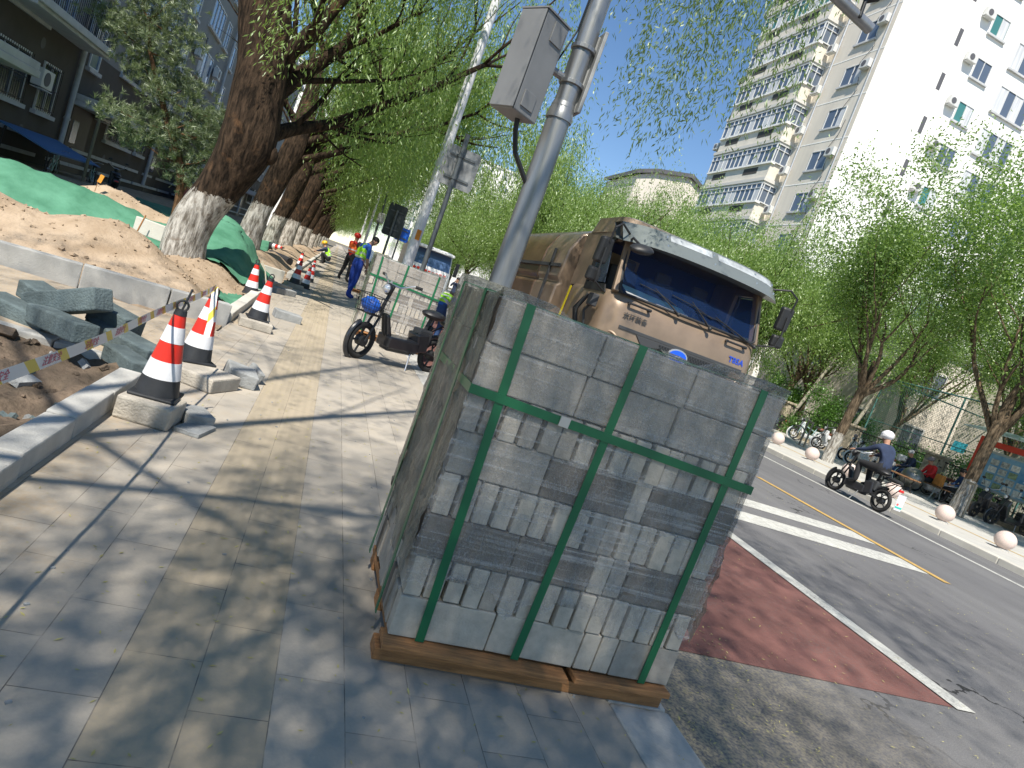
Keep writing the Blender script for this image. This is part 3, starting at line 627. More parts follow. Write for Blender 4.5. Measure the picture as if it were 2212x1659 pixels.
def leaf_quads(P, D, Ln, Wd, rs):
    n = len(P); D = D/np.maximum(np.linalg.norm(D, axis=1, keepdims=True), 1e-6)
    A = rs.normal(size=(n, 3)); S = np.cross(D, A); S /= np.maximum(np.linalg.norm(S, axis=1, keepdims=True), 1e-6)
    Ln = Ln*rs.uniform(.7, 1.25, (n, 1)); Wd = Wd*rs.uniform(.75, 1.2, (n, 1))
    V = np.stack([P, P+D*Ln*.45+S*Wd*.5, P+D*Ln, P+D*Ln*.45-S*Wd*.5], 1).reshape(-1, 3)
    F = np.arange(4*n).reshape(n, 4); return V, F
def rough_tube(g, pts, rad, n=14, amp=.10, seed=0, knots=0):
    # branch tube with lobed, lumpy section
    rs = np.random.RandomState(seed); P = []; Rr = []
    for i in range(len(pts)-1):
        k = max(2, int((Vector(pts[i+1])-Vector(pts[i])).length/.16)) if amp else 2
        for j in range(k):
            u = j/k; P.append(Vector(pts[i]).lerp(Vector(pts[i+1]), u)); Rr.append(rad[i]*(1-u)+rad[i+1]*u)
    P.append(Vector(pts[-1])); Rr.append(rad[-1])
    if len(P) > 4:
        Q = P[:]; 
        for _ in range(2): Q = [Q[0]]+[(Q[i-1]+Q[i]*2+Q[i+1])/4 for i in range(1, len(Q)-1)]+[Q[-1]]
        P = Q
    x = None; vs = []; ph = rs.uniform(0, 6.28, 6)
    for i, p in enumerate(P):
        d = (P[min(i+1, len(P)-1)]-P[max(i-1, 0)]).normalized()
        if x is None: a = Vector((0, 1, 0)) if abs(d.y) < .9 else Vector((1, 0, 0)); x = d.cross(a).normalized()
        else: x = (x-d*x.dot(d)).normalized()
        y = d.cross(x)
        for j in range(n):
            t = 2*math.pi*j/n; f = 1+amp*(.5*math.sin(3*t+ph[0]+i*.12)+.35*math.sin(5*t+ph[1]-i*.09)+.45*math.sin(2*t+ph[2]+i*.31)+.5*math.sin(i*.55+ph[3]+2*math.sin(t+ph[4])))
            vs.append(p+(x*math.cos(t)+y*math.sin(t))*Rr[i]*f)
    m = len(P); g.add(vs, [(i*n+j, i*n+(j+1) % n, (i+1)*n+(j+1) % n, (i+1)*n+j) for i in range(m-1) for j in range(n)]+[tuple(reversed(range(n))), tuple((m-1)*n+j for j in range(n))])
def grow(g, rnd, p, d, L, r, lvl, maxl, tips, bias=Vector((0, 0, .15)), spread=.6, wob=.25):
    # recursive limb; returns nothing, appends strand/leaf anchor points
    n = 5; pts = [p.copy()]; rad = [r]; q = p.copy(); dd = d.normalized()
    for i in range(n):
        dd = (dd+Vector((rnd.gauss(0, wob), rnd.gauss(0, wob), rnd.gauss(0, wob*.7)))*.5+bias*.35).normalized(); q = q+dd*L/n; pts.append(q.copy()); rad.append(max(.006, r*(1-.62*(i+1)/n)))
        if lvl >= 1: tips.append((q.copy(), dd.copy(), lvl))
    if r > .012: rough_tube(g, pts, rad, 9 if r > .06 else 5, .08 if r > .05 else 0, rnd.randint(0, 9999))
    if lvl < maxl:
        for k in range(3 if lvl == 0 else rnd.choice((2, 3))):
            i = rnd.randint(2, n) if k else n
            a = Vector((rnd.gauss(0, 1), rnd.gauss(0, 1), rnd.gauss(0, .6))).normalized()
            grow(g, rnd, pts[i], (dd+a*spread), L*rnd.uniform(.6, .8), rad[i]*rnd.uniform(.62, .85), lvl+1, maxl, tips, bias, spread, wob)

def willow(seed, trunk, rad, limbs, nstr, jit=.022, crown_off=(0, 0), keep=None, lsize=(.10, .019), dropf=None, leafm=None, spacing=.045, extra=()):
    rnd = random.Random(seed); rs = np.random.RandomState(seed); g = MB(); rough_tube(g, trunk, rad, 22, .09, seed)
    for k in range(7):     # burls
        i = rnd.randint(1, len(trunk)-2); a = rnd.uniform(0, 6.28); g.ball(Vector(trunk[i])+Vector((math.cos(a), math.sin(a), rnd.uniform(-.2, .2)))*rad[i]*.78, rad[i]*rnd.uniform(.25, .42), 10, (1, 1, 1.3))
    tips = []
    for pts, rr_ in limbs:
        rough_tube(g, pts, list(np.linspace(rr_, rr_*.35, len(pts))), 10, .10, rnd.randint(0, 999))
        for i in range(1, len(pts)):
            p = Vector(pts[i]); d = (p-Vector(pts[i-1])).normalized()
            for k in range(2 if i < len(pts)-1 else 3):
                a = Vector((rnd.gauss(0, 1), rnd.gauss(0, 1), rnd.gauss(.5, .5))).normalized()
                grow(g, rnd, p, d*.7+a*.8, rnd.uniform(1.3, 2.4), rr_*.42*(1-.4*i/len(pts)), 1, 3, tips)
    P = []; D = []; c = Vector(trunk[-1])
    per = max(1, nstr//max(1, len(tips)))
    T = [tips[i % len(tips)] for i in range(nstr)]+list(extra)
    for p, d, lv in T:
        o = Vector(p)+Vector((rnd.gauss(0, .25), rnd.gauss(0, .25), rnd.gauss(0, .15))); out = Vector((d.x+rnd.gauss(0, .5), d.y+rnd.gauss(0, .5), 0)); 
        if out.length > 0: out.normalize()
        Ld = rnd.uniform(.5, 2.6) if dropf is None else dropf(o, rnd)
        if Ld <= .1: continue
        m = int(Ld/spacing); t = np.linspace(0, 1, m)
        fx = .55*(1-np.exp(-t*Ld*1.6)); sway = .06*np.sin(t*Ld*3+rnd.uniform(0, 6))
        Q = np.stack([o.x+out.x*fx+sway*out.y, o.y+out.y*fx-sway*out.x, o.z+.12*np.sin(np.minimum(t*Ld*2, math.pi))-Ld*t+.0], 1)
        dn = np.tile(np.array([[out.x*.35, out.y*.35, -1.]]), (m, 1))+rs.normal(0, .45, (m, 3)); P.append(Q+rs.normal(0, jit, (m, 3))*np.array([1, 1, 1.])); D.append(dn)
    P = np.concatenate(P); D = np.concatenate(D)
    if keep is not None:
        k = keep(P); P = P[k]; D = D[k]
    V, F = leaf_quads(P, D, lsize[0], lsize[1], rs)
    tm = g.build('trunk', M_bark, None, smooth='all'); me = tm.data; bpy.data.objects.remove(tm)
    return me, np_mesh('crown', V, F, [leafm or M_leafw])
def place_tree(name, loc, meshes, label, cat='tree', group=None, rz=0., sc=1.):
    t = empty(name, loc, rz, label, cat, group); t.scale = (sc, sc, sc) if not isinstance(sc, tuple) else sc
    link('trunk', meshes[0], t); link('crown', meshes[1], t); return t

# nearest willow: trunk shape follows the photograph (world coordinates, tree stands at -2.2, 11.5)
def rel(pts, o): return [tuple(Vector(p)-Vector(o)) for p in pts]
o1 = (-2.2, 11.5, 0)
tr1 = rel([(-2.12, 11.5, -.2), (-2.16, 11.5, .12), (-2.22, 11.5, .5), (-2.12, 11.5, 1.0), (-1.98, 11.5, 1.35), (-1.86, 11.5, 1.75), (-1.72, 11.5, 2.2), (-1.78, 11.5, 2.8), (-1.84, 11.5, 3.3), (-1.98, 11.55, 3.9), (-2.15, 11.6, 4.5), (-2.2, 11.7, 5.4), (-2.1, 11.8, 6.4)], o1)
rd1 = [.38, .33, .30, .29, .31, .37, .44, .40, .36, .38, .36, .28, .2]
lb1 = [(rel([(-1.75, 11.5, 2.75), (-1.45, 11.8, 3.35), (-1.1, 12.0, 3.95), (-.85, 12.1, 4.25), (-.75, 12.2, 5.1), (-.45, 12.3, 6.2)], o1), .15),
       (rel([(-1.7, 11.6, 2.25), (-1.3, 12.3, 2.75), (-.8, 12.8, 3.1), (0., 13.3, 3.9), (.8, 13.8, 4.7), (1.6, 14.2, 5.6)], o1), .13),
       (rel([(-1.7, 11.5, 3.5), (-1.35, 11.4, 3.95), (-1.15, 11.4, 4.5), (-.5, 11.2, 6.)], o1), .16),
       (rel([(-2.0, 11.6, 4.2), (-1.6, 12.4, 5.6), (-.9, 13.4, 7.0), (.2, 14.2, 8.)], o1), .16),
       (rel([(-2.15, 11.6, 4.8), (-2.5, 12.4, 6.5), (-3.1, 13.2, 8.2)], o1), .16), (rel([(-2.1, 11.8, 6.2), (-1.2, 11.2, 7.4), (.4, 10.8, 8.2), (2., 10.9, 8.2)], o1), .14),
       (rel([(-2.2, 11.6, 5.0), (-2.9, 10.6, 6.6), (-3.2, 9.8, 8.2)], o1), .13)]
def keep1(P):   # the crown leans over the street: nothing hangs low on the building side
    x, z = P[:, 0], P[:, 2]
    return (x+o1[0] < 1.2) & (z > np.where(x < .35, 5.6, np.where(x < 1.2, 3.2, 2.75+.22*np.abs(x-2.8))))
W1 = willow(101, tr1, rd1, lb1, 2400, .05, keep=keep1, lsize=(.09, .019), spacing=.036)
place_tree('willow_tree', o1, W1, 'big old willow with a gnarled dark trunk and whitewashed foot, nearest in the row', 'tree', 'whitewashed willows along the pavement')
# two shared shapes for the rest of the row
def generic_willow(seed):
    rnd = random.Random(seed); lean = rnd.uniform(-.1, .35)
    tr = [(0, 0, -.3), (.02, 0, .4), (.10, 0, 1.2), (.22+lean*.3, .05, 2.0), (.35+lean*.6, 0, 2.8), (.36+lean, .1, 3.8), (.3+lean, .1, 5.0)]
    rd = [.36, .30, .27, .30, .32, .24, .16]; lb = []
    for k in range(8):
        a = rnd.uniform(-1.2, 1.4) if k < 6 else rnd.uniform(1.8, 4.2); z0 = rnd.uniform(2.2, 4.6) if k < 6 else rnd.uniform(4, 5); p = Vector((.33+lean, .05, z0)); pts = [p.copy()]
        d = Vector((math.cos(a), math.sin(a), rnd.uniform(.7, 1.2))).normalized(); Ls = rnd.uniform(1., 1.45)
        for i in range(4): d = (d+Vector((rnd.gauss(0, .15), rnd.gauss(0, .15), rnd.gauss(.04, .12)))).normalized(); p = p+d*Ls; pts.append(p.copy())
        lb.append((pts, rnd.uniform(.09, .15)))
    return tr, rd, lb
def keep2(P):
    x, z = P[:, 0], P[:, 2]; return (z > np.where(x < .5, 5.0, 2.3+.25*np.abs(x-2.2)))
GW = [willow(s, *generic_willow(s), 2000, .08, keep=keep2, lsize=(.125, .030), spacing=.05) for s in (211, 227)]
names = ['second', 'third', 'fourth', 'fifth', 'sixth', 'seventh', 'eighth', 'ninth']
for i, (x, y, z) in enumerate([(-2.28, 19.5, .25), (-2.35, 26.5, .2), (-2.36, 34, .1), (-2.4, 43, .1), (-2.4, 51, .05), (-2.2, 60, 0), (-2.3, 70, 0), (-2.3, 82, 0), (-2.3, 96, 0), (-2.3, 112, 0), (-2.3, 130, 0)]):
    lb_ = f'whitewashed willow, {names[i]} from the front of the row on the soil strip' if i < 8 else 'far willow near the vanishing end of the row, small behind the others'
    place_tree('willow_tree', (x, y, z), GW[i % 2], lb_, 'tree', 'whitewashed willows along the pavement', rz=random.Random(i).uniform(-.35, .35), sc=1+.1*random.Random(i+50).uniform(-1, 1))
# willow beside and behind the viewer, its limbs arch over the pavement and the road
o0 = (-2.6, .2, 0)
tr0 = [(0, 0, -.3), (.0, 0, .4), (.05, 0, 1.2), (.12, 0, 2.2), (.1, .0, 3.2), (0, .1, 4.2), (0, .1, 5.4)]
lb0 = [([(.1, 0, 3.4), (1.2, 1.2, 5.2), (2.6, 2.8, 6.6), (4.2, 4.6, 7.6), (5.4, 6.4, 8.0), (6.4, 7.8, 7.9)], 0.046), ([(.1, 0, 3.6), (1.0, -.6, 5.3), (2.0, -1.2, 6.8), (3.4, -1.8, 7.8)], 0.037),
       ([(.1, .1, 4.2), (.6, 1.6, 6.0), (1.2, 3.2, 7.6), (2.2, 5., 8.4)], 0.037), ([(0, 0, 4.4), (-.6, -1.6, 6.0), (-.6, -3.2, 7.6)], 0.037), ([(0, .1, 5), (1.5, -2.6, 6.6), (2.6, -4.6, 7.4)], 0.031),
       ([(.1, .1, 5), (-1.4, .8, 6.5), (-2.4, 1.6, 7.4)], 0.031)]
def keep0(P):
    X = P[:, 0]+o0[0]; Y = P[:, 1]+o0[1]; Z = P[:, 2]
    arch = (Y > 5.5) & (X > 1.9)
    lim = np.where(Y > -1.5, 3.9+.62*np.maximum(Y, 0)*.82, 3.4)
    ph = 3.9+.55*np.sin(X*3.1+1)+.35*np.sin(X*7.3+Y*2)+.2*np.abs(X-3.6)
    return np.where(arch, (Z > ph) & (X < 4.75+.25*np.sin(Z*3)), Z > lim)
def drop0(o, rnd):
    X = o.x+o0[0]; Y = o.y+o0[1]; return rnd.uniform(1.2, 3.1) if (Y > 5.2 and X > 1.4) else rnd.uniform(.5, 2.2)
re_ = random.Random(77); EX = []
for cx_, cy_, n_, sp_ in ((2.35, 8.0, 6, .15), (3.05, 8.1, 24, .16), (3.55, 8.0, 34, .20), (4.0, 7.8, 32, .22), (4.4, 7.9, 20, .22), (2.7, 8.4, 8, .2), (3.6, 9.2, 16, .5)):
    for k in range(n_): EX.append((Vector((cx_+re_.gauss(0, sp_)-o0[0], cy_+re_.gauss(0, .35)-o0[1], re_.uniform(6.0, 6.9))), Vector((re_.gauss(0, 1), re_.gauss(0, 1), 0)), 3))
W0 = willow(303, tr0, [.40, .34, .28, .22, .17, .12, .08], lb0, 2500, .05, keep=keep0, lsize=(.09, .019), spacing=.04, dropf=drop0, leafm=M_leafo, extra=EX)
place_tree('willow_tree', o0, W0, 'willow whose sparse leafy strands hang down over the road beside the steel pole', 'tree', 'whitewashed willows along the pavement')
WB = willow(404, *generic_willow(404), 2800, .08, keep=lambda P: P[:, 2] > 3.2, lsize=(.12, .026), spacing=.05)
place_tree('willow_tree', (-2.5, -7.0, 0), WB, 'willow behind the viewer shading the near pavement and road', 'tree', 'whitewashed willows along the pavement', .3)

# upright street trees with small leaves on the far side
def clump_tree(seed, H=10., spread_r=3.0, nleaf=42000, lsize=(.115, .06), z0=3.0, leafm=None, lean=(0, 0), trunk_r=.19, white=True, droop=.25):
    rnd = random.Random(seed); rs = np.random.RandomState(seed); g = MB(); tips = []
    tr = [(0, 0, -.2), (.02, 0, .6), (lean[0]*.3, lean[1]*.3, 1.6), (lean[0]*.7, lean[1]*.7, z0), (lean[0], lean[1], z0+1.)]
    rough_tube(g, tr, [trunk_r*1.25, trunk_r, trunk_r*.9, trunk_r*.92, trunk_r*.6], 14, .07, seed)
    for k in range(8):
        a = k*2.4+rnd.uniform(-.4, .4); up = rnd.uniform(.9, 2.6); z = z0-rnd.uniform(0, .5); p = Vector((lean[0]*.8, lean[1]*.8, z)); d = Vector((math.cos(a), math.sin(a), up)).normalized()
        grow(g, rnd, p, d, (H-z0)*rnd.uniform(.42, .58), trunk_r*rnd.uniform(.35, .55), 0, 3, tips, bias=Vector((0, 0, .35)), spread=.75, wob=.28)
    C = np.array([tuple(t[0]) for t in tips]); w_ = rs.randint(0, len(C), nleaf); P = C[w_]+rs.normal(0, 1, (nleaf, 3))*np.array([.33, .33, .24])
    D = rs.normal(0, 1, (nleaf, 3)); D[:, 2] -= droop*2; k = P[:, 2] > z0-1.2; P = P[k]; D = D[k]
    V, F = leaf_quads(P, D, lsize[0], lsize[1], rs); o = g.build('trunk', M_bark2, None, smooth='all'); me = o.data; bpy.data.objects.remove(o)
    return me, np_mesh('crown', V, F, [leafm or M_leafr])
CT = [clump_tree(11, 10.2, lean=(.15, -.1), nleaf=44000), clump_tree(23, 9., lean=(-.3, .2), nleaf=42000), clump_tree(37, 11., nleaf=46000, lean=(.2, .3))]
gr = 'light green street trees on the far side'
for i, (x, y, k, s, rz, lb_) in enumerate([
    (17.75, 13.7, 0, .9, .2, 'leaning street tree with whitewashed foot right of the bench, before the blue board'),
    (16.15, 17.0, 1, .86, 2.0, 'leaning street tree with white painted foot just left of the moped rider'),
    (17.4, 8.2, 2, .70, 1.0, 'street tree at the right edge whose crown reaches in beside the tower'),
    (23.5, 12.0, 2, .8, 4.0, 'leafy tree behind the blue notice board'),
    (25.5, 18.5, 0, .85, 3.1, 'tree behind the green court fence, right of the pair of fence posts'),
    (27.0, 25.5, 2, .78, 5.2, 'tree rising in front of the sunlit tower wall beyond the court fence'),
    (23.0, 27.0, 1, .85, .7, 'thin leafy tree behind the parked white scooters'),
    (20.5, 31.0, 0, .8, 1.9, 'tree in front of the tower balconies, above the right truck mirror'),
    (26.5, 33.0, 1, .95, 2.9, 'tree close to the foot of the tower, partly hidden by the others')]):
    place_tree('street_tree', (x, y, 0), CT[k], lb_, 'tree', gr, rz, s)
# denser willows further along the far side
def far_willow(seed):
    tr, rd, lb = generic_willow(seed); lb = []
    rnd = random.Random(seed)
    for k in range(11):
        a = k*2.4; p = Vector((.3, 0, rnd.uniform(2.2, 4.4))); pts = [p.copy()]; d = Vector((math.cos(a), math.sin(a), rnd.uniform(.6, 1.6))).normalized()
        for i in range(4): d = (d+Vector((rnd.gauss(0, .15), rnd.gauss(0, .15), rnd.gauss(.0, .12)))).normalized(); p = p+d*rnd.uniform(.8, 1.15); pts.append(p.copy())
        lb.append((pts, .1))
    return willow(seed, tr, [r*.7 for r in rd], lb, 2500, .11, keep=lambda P: P[:, 2] > 1.7, lsize=(.15, .045), spacing=.06)
FW = [far_willow(515), far_willow(527)]
ord_ = ['first', 'second', 'third', 'fourth', 'fifth', 'sixth', 'seventh', 'eighth', 'ninth', 'tenth', 'eleventh', 'twelfth']
for i, (x, y, s) in enumerate([(16.6, 25.5, .86), (15.8, 32, .98), (16.6, 38.5, 1.12), (15.8, 45, 1.2), (16.4, 52, 1.28), (16, 60, 1.35), (16.4, 70, 1.35), (16, 82, 1.3), (16, 96, 1.25), (16, 112, 1.1), (16, 130, 1.0), (16, 150, .95)]):
    place_tree('willow_tree', (x, y, 0), FW[i % 2], f'soft green willow on the far kerb, {ord_[i]} from the right of its row', 'tree', 'willows on the far kerb', i*1.3, s)
# slanting bare young trunks and bushes near the railings
g_ = None
for i, (p, q, lb_) in enumerate([((21.9, 26.6, 0), (22.6, 25.6, 4.6), 'pale slanting bare trunk rising right of the truck mirror'), ((21.8, 22.8, 0), (22.3, 22.2, 4.0), 'thin pale trunk between the bush and the leaning tree'), ((22.3, 16.6, 0), (22.6, 16.1, 3.6), 'slim pale trunk behind the seated people')]):
    t = empty('young_tree', p, 0, lb_, 'tree'); q = Vector(q)-Vector(p); g = MB(); rough_tube(g, [(0, 0, -.1), tuple(q*.5+Vector((.05, 0, 0))), tuple(q)], [.09, .075, .05], 10, .06, i); g.build('trunk', mat('pale_bark', (.40, .37, .30), .9, var=.25, scale=12, bump=.5), t, smooth='all')
    rs = np.random.RandomState(i); P = np.array(q)*1.05+rs.normal(0, 1, (3500, 3))*np.array([.7, .7, .6]); V, F = leaf_quads(P, rs.normal(0, 1, P.shape), .1, .05, rs); link('crown', np_mesh('crown', V, F, [M_leafr]), t)
def bush(loc, r, h, n, label, seed, lsize=(.10, .06)):
    rs = np.random.RandomState(seed); k = 14; C = rs.normal(0, 1, (k, 3))*np.array([r[0]*.5, r[1]*.5, h*.22])+np.array([0, 0, h*.5]); C[:, 2] = np.clip(C[:, 2], .1, h)
    P = C[rs.randint(0, k, n)]+rs.normal(0, 1, (n, 3))*.28; P = P[P[:, 2] > .0]; D = rs.normal(0, 1, P.shape); D[:, 2] += .4; V, F = leaf_quads(P, D, lsize[0], lsize[1], rs)
    t = empty('bush', loc, 0, label, 'bush', 'bushes behind the far railings'); link('leaves', np_mesh('leaves', V, F, [M_leafd]), t)
    g = MB()
    for c in C[:8]: g.tube([(0, 0, -.05), tuple(c*.5), tuple(c)], [.02, .014, .006], 5)
    g.build('stems', M_barkp, t)
bush((22.4, 24.4, 0), (1.6, 2.0), 2.6, 9000, 'bright green bush behind the white parked scooters', 1)
bush((22.6, 28.5, 0), (1.6, 2.2), 2.8, 8000, 'green bush right of the truck mirror behind the black scooter', 2)
bush((21.75, 25.7, 0), (.5, .7), .9, 1800, 'low round tuft of bright leaves between the scooters', 3)
bush((24.6, 15.5, 0), (1.5, 2.2), 2.8, 8000, 'dark green bush behind the red framed notice board', 4)
bush((23.4, 9.5, 0), (1.8, 3.), 2.9, 8000, 'bush at the far right edge behind the notice board', 5)
bush((23.6, 20.5, 0), (1.2, 2.6), 1.6, 6000, 'low bush inside the green court fence', 6)
# small pine in front of the grey block
def pine():
    rs = np.random.RandomState(8); rnd = random.Random(8); g = MB(); tr = [(0, 0, -.3), (-.05, 0, .8), (-.25, 0, 1.6), (-.75, 0, 2.4), (-1.2, 0, 3.2), (-1.75, 0, 4.2), (-2.0, 0, 5.0)]
    rough_tube(g, tr, [.13, .11, .10, .09, .07, .05, .03], 10, .08, 2); P = []; D = []
    anchors = [(-.75, .0, 2.1), (-1.2, .2, 2.6), (.15, 0, 2.5), (-.2, .1, 3.1), (.35, 0, 3.2), (-1.3, -.2, 3.3), (-.7, .2, 3.7), (-1.9, .2, 3.9), (-1.3, 0, 4.4), (-2.3, 0, 4.5), (-2.9, .1, 4.7), (-2.0, .2, 5.0), (-1.2, .1, 5.0), (-2.0, -.3, 2.4), (-1.5, 0, 1.9), (-.1, .2, 1.9), (.55, 0, 2.2), (.6, -.2, 2.7), (.1, .1, 1.3), (-2.4, .2, 5.6), (-1.6, 0, 5.7)]
    for ax, ay, az_ in anchors:
        b = min(tr, key=lambda q: abs(q[2]-(az_-.35))); g.tube([b, ((b[0]+ax)/2, ay*.6, (b[2]+az_)/2-.08), (ax, ay, az_)], [.035, .022, .01], 6)
        for k in range(80):
            c = np.array([ax, ay, az_])+rs.normal(0, 1, 3)*np.array([.34, .34, .21]); d0 = rs.normal(0, 1, 3); d0[2] = abs(d0[2])*.7+.2; d0 /= np.linalg.norm(d0)
            n = 34; P.append(c+d0*rs.uniform(-.07, .09, (n, 1))); D.append(d0*.9+rs.normal(0, .55, (n, 3)))
    P = np.concatenate(P); D = np.concatenate(D); V, F = leaf_quads(P, D, .16, .014, rs); o = g.build('trunk', M_barkp, None, smooth='all'); me = o.data; bpy.data.objects.remove(o)
    return me, np_mesh('crown', V, F, [M_needle])
place_tree('pine_tree', (-4.2, 20, .25), pine(), 'small leaning pine with tufted grey green needles in front of the grey block', sc=.92)
# ================================================================== BUILDINGS
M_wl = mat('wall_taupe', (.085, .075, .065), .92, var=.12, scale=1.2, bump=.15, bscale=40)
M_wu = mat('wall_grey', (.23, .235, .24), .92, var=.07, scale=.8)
M_trim = mat('trim_pale', (.50, .51, .52), .85, var=.1, scale=2); M_pipe = mat('pipe_pale', (.42, .44, .47), .6, var=.15, scale=3)
M_glass = mat('window_glass', (.035, .05, .075), .12, spec=.9); M_glassb = mat('window_glass_blue', (.06, .11, .22), .15, spec=.9)
M_curt = mat('curtain', (.55, .57, .60), .9, var=.2, scale=6, stretch=(1, 1, .05)); M_frame = mat('window_frame', (.62, .63, .63), .5)
M_dark = mat('dark_metal', (.02, .022, .025), .5, .3); M_ac = mat('ac_white', (.62, .62, .60), .5, var=.06, scale=3); M_fan = mat('ac_grille', (.10, .10, .11), .6)
M_cream = mat('tower_cream', (.66, .61, .53), .9, var=.10, scale=.7, stretch=(1, 1, .15)); M_tw = mat('tower_lit_and_trim', (.86, .85, .82), .9, var=.05, scale=.5, stretch=(1, 1, .12))
M_cgl = mat('balcony_glass', (.10, .13, .18), .12, spec=.9); M_cgreen = mat('balcony_glass_green', (.06, .20, .19), .15, spec=.8); M_band = mat('tower_band', (.60, .58, .54), .9)
M_grille = mat('dark_grille', (.06, .055, .05), .8)

def ac_unit(parent, c, face, s=.8):
    # face: outward axis direction as ('-x','+x','-y')
    g = MB(); g.box((0, 0, 0), (s, .30, .55)); g2 = MB()
    r = {'-y': rot(0, 0, 0), '-x': rot(0, 0, -90), '+x': rot(0, 0, 90)}[face]
    def tr(mb): mb.v = [tuple(r @ Vector(v)+Vector(c)) for v in mb.v]; return mb
    g.box((0, -.02, -.33), (s*.9, .36, .03)); o = tr(g).build('air_conditioner', M_ac, parent, bevel=.015)
    g2.cyl((-.10*s, -.151, 0), (-.10*s, -.165, 0), .21, n=20); tr(g2).build('fan_grille', M_fan, o)
    return o
def window(parent, plane_, pos, a0, a1, z0, z1, out, glass=None, nm=2, sill=True, frame=.05, curtain=None, bars=False, name='window'):
    # plane_ 'x': wall at x=pos, span along y a0..a1, facing out (+1/-1 along x). plane_ 'y' likewise
    def P(a, d, z): return (pos+out*d, a, z) if plane_ == 'x' else (a, pos+out*d, z)
    def bx(g, a, b, z_0, z_1, d0, d1): g.b2(P(a, d0, z_0), P(b, d1, z_1))
    g = MB(); bx(g, a0, a1, z0, z1, -.01, .012); o = g.build(name, glass or M_glass, parent)
    f = MB(); bx(f, a0-.02, a1+.02, z1-frame, z1+.01, .0, .06); bx(f, a0-.02, a1+.02, z0-.01, z0+frame, .0, .06)
    for k in range(nm+1):
        a = a0+(a1-a0)*k/nm; bx(f, a-frame/2, a+frame/2, z0+frame, z1-frame, .002, .055)
    f.build('frame', M_frame, o)
    if sill: s = MB(); bx(s, a0-.15, a1+.15, z0-.14, z0-.012, -.01, .16); s.build('sill', M_trim, o)
    if curtain:
        for (u0, u1) in curtain:
            c = MB(); bx(c, a0+(a1-a0)*u0, a0+(a1-a0)*u1, z0+frame, z1-frame, .012, .018); c.build('curtain', M_curt, o)
    if bars:
        b = MB(); n = int((a1-a0)/.13)
        for k in range(n+1): a = a0+(a1-a0)*k/n; b.cyl(P(a, .12, z0), P(a, .12, z1), .009, n=5)
        for zz in (z0+.1, (z0+z1)/2, z1-.1): bx(b, a0-.02, a1+.02, zz-.012, zz+.012, .108, .132)
        b.build('security_bars', M_dark, o)
    return o
# ---- grey block on the left: facade at x=-10 faces the street, floors 2.7 m
rb = random.Random(4)
B = empty('apartment_building', (0, 0, 0), 0, 'shaded grey and taupe apartment block with drainpipes behind the left soil strip', 'building')
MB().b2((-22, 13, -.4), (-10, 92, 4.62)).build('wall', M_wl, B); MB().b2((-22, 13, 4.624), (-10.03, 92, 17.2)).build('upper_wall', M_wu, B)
MB().b2((-22.4, 12.6, 17.2), (-9.6, 92.4, 17.6)).build('roof', M_trim, B)
g = MB()
for z in (.45, 1.02): 
    y = 13
    while y < 90: L_ = rb.uniform(1.2, 3.2); g.b2((-10.01, y, z), (-9.94, y+L_, z+.12)); y += L_+rb.choice((.05, .3, .9))
for z in (4.30,): g.b2((-10.01, 13, z), (-9.92, 24.9, z+.15))
g.build('string_course', M_trim, B)
for s_ in range(6):
    y0 = 16.7+s_*10.8
    g = MB().cyl((-9.86, y0, .55), (-9.86, y0, 17), .085, n=10)
    for z in (2.0, 4.7, 7.4, 10.1): g.cyl((-9.86, y0, z), (-9.86, y0, z+.08), .11, n=10)
    g.build('drainpipe', M_pipe, B, smooth=True)
    # entrance with canopy
    g = MB().b2((-10.0, y0+.5, 2.62), (-8.7, y0+5.2, 2.80)); g.b2((-10.0, y0+.5, 2.80), (-8.75, y0+5.2, 3.02)); g.build('canopy', M_trim, B, bevel=.02)
    d = MB().b2((-10.005, y0+.7, .1), (-9.985, y0+2.6, 2.55)).build('door', M_dark, B); MB().b2((-9.985, y0+.95, 1.3), (-9.97, y0+1.5, 2.1)).build('pane', M_glassb, d)
    for fl in range(6):
        zb = 1.9+2.7*fl; up = fl >= 2; gl = M_glassb if fl >= 1 else M_glass
        if fl >= 1: window(B, 'x', -10 if fl == 0 else (-10.03 if zb > 4.62 else -10), y0+.9, y0+1.8, zb-.55, zb+.95, 1, gl, 1, frame=.06)
        wx = -10.0 if zb < 4.6 else -10.03
        window(B, 'x', wx, y0+4.3, y0+7.5, zb, zb+1.5, 1, M_glass if fl < 2 else M_glassb, 4, curtain=[(.05, .3), (.5, .75)] if (fl == 2 or fl == 4) else None, bars=(fl < 2))
        window(B, 'x', wx, y0+8.5, y0+9.7, zb, zb+1.5, 1, gl, 2, bars=(fl == 0))
        if (s_+fl) % 2 == 0 and fl < 5: ac_unit(B, (-9.75, y0+8.05, zb+.95), '+x')
        if (s_+fl) % 3 == 1: ac_unit(B, (-9.75, y0+2.9, zb+.9), '+x')
    g = MB()
    for fl in range(4):
        for yy in (4.9, 8.1): g.cyl((-10.02, y0+yy, 1.15+2.7*fl), (-9.99, y0+yy, 1.15+2.7*fl), .17, n=14)
    g.build('vent', M_fan, B)
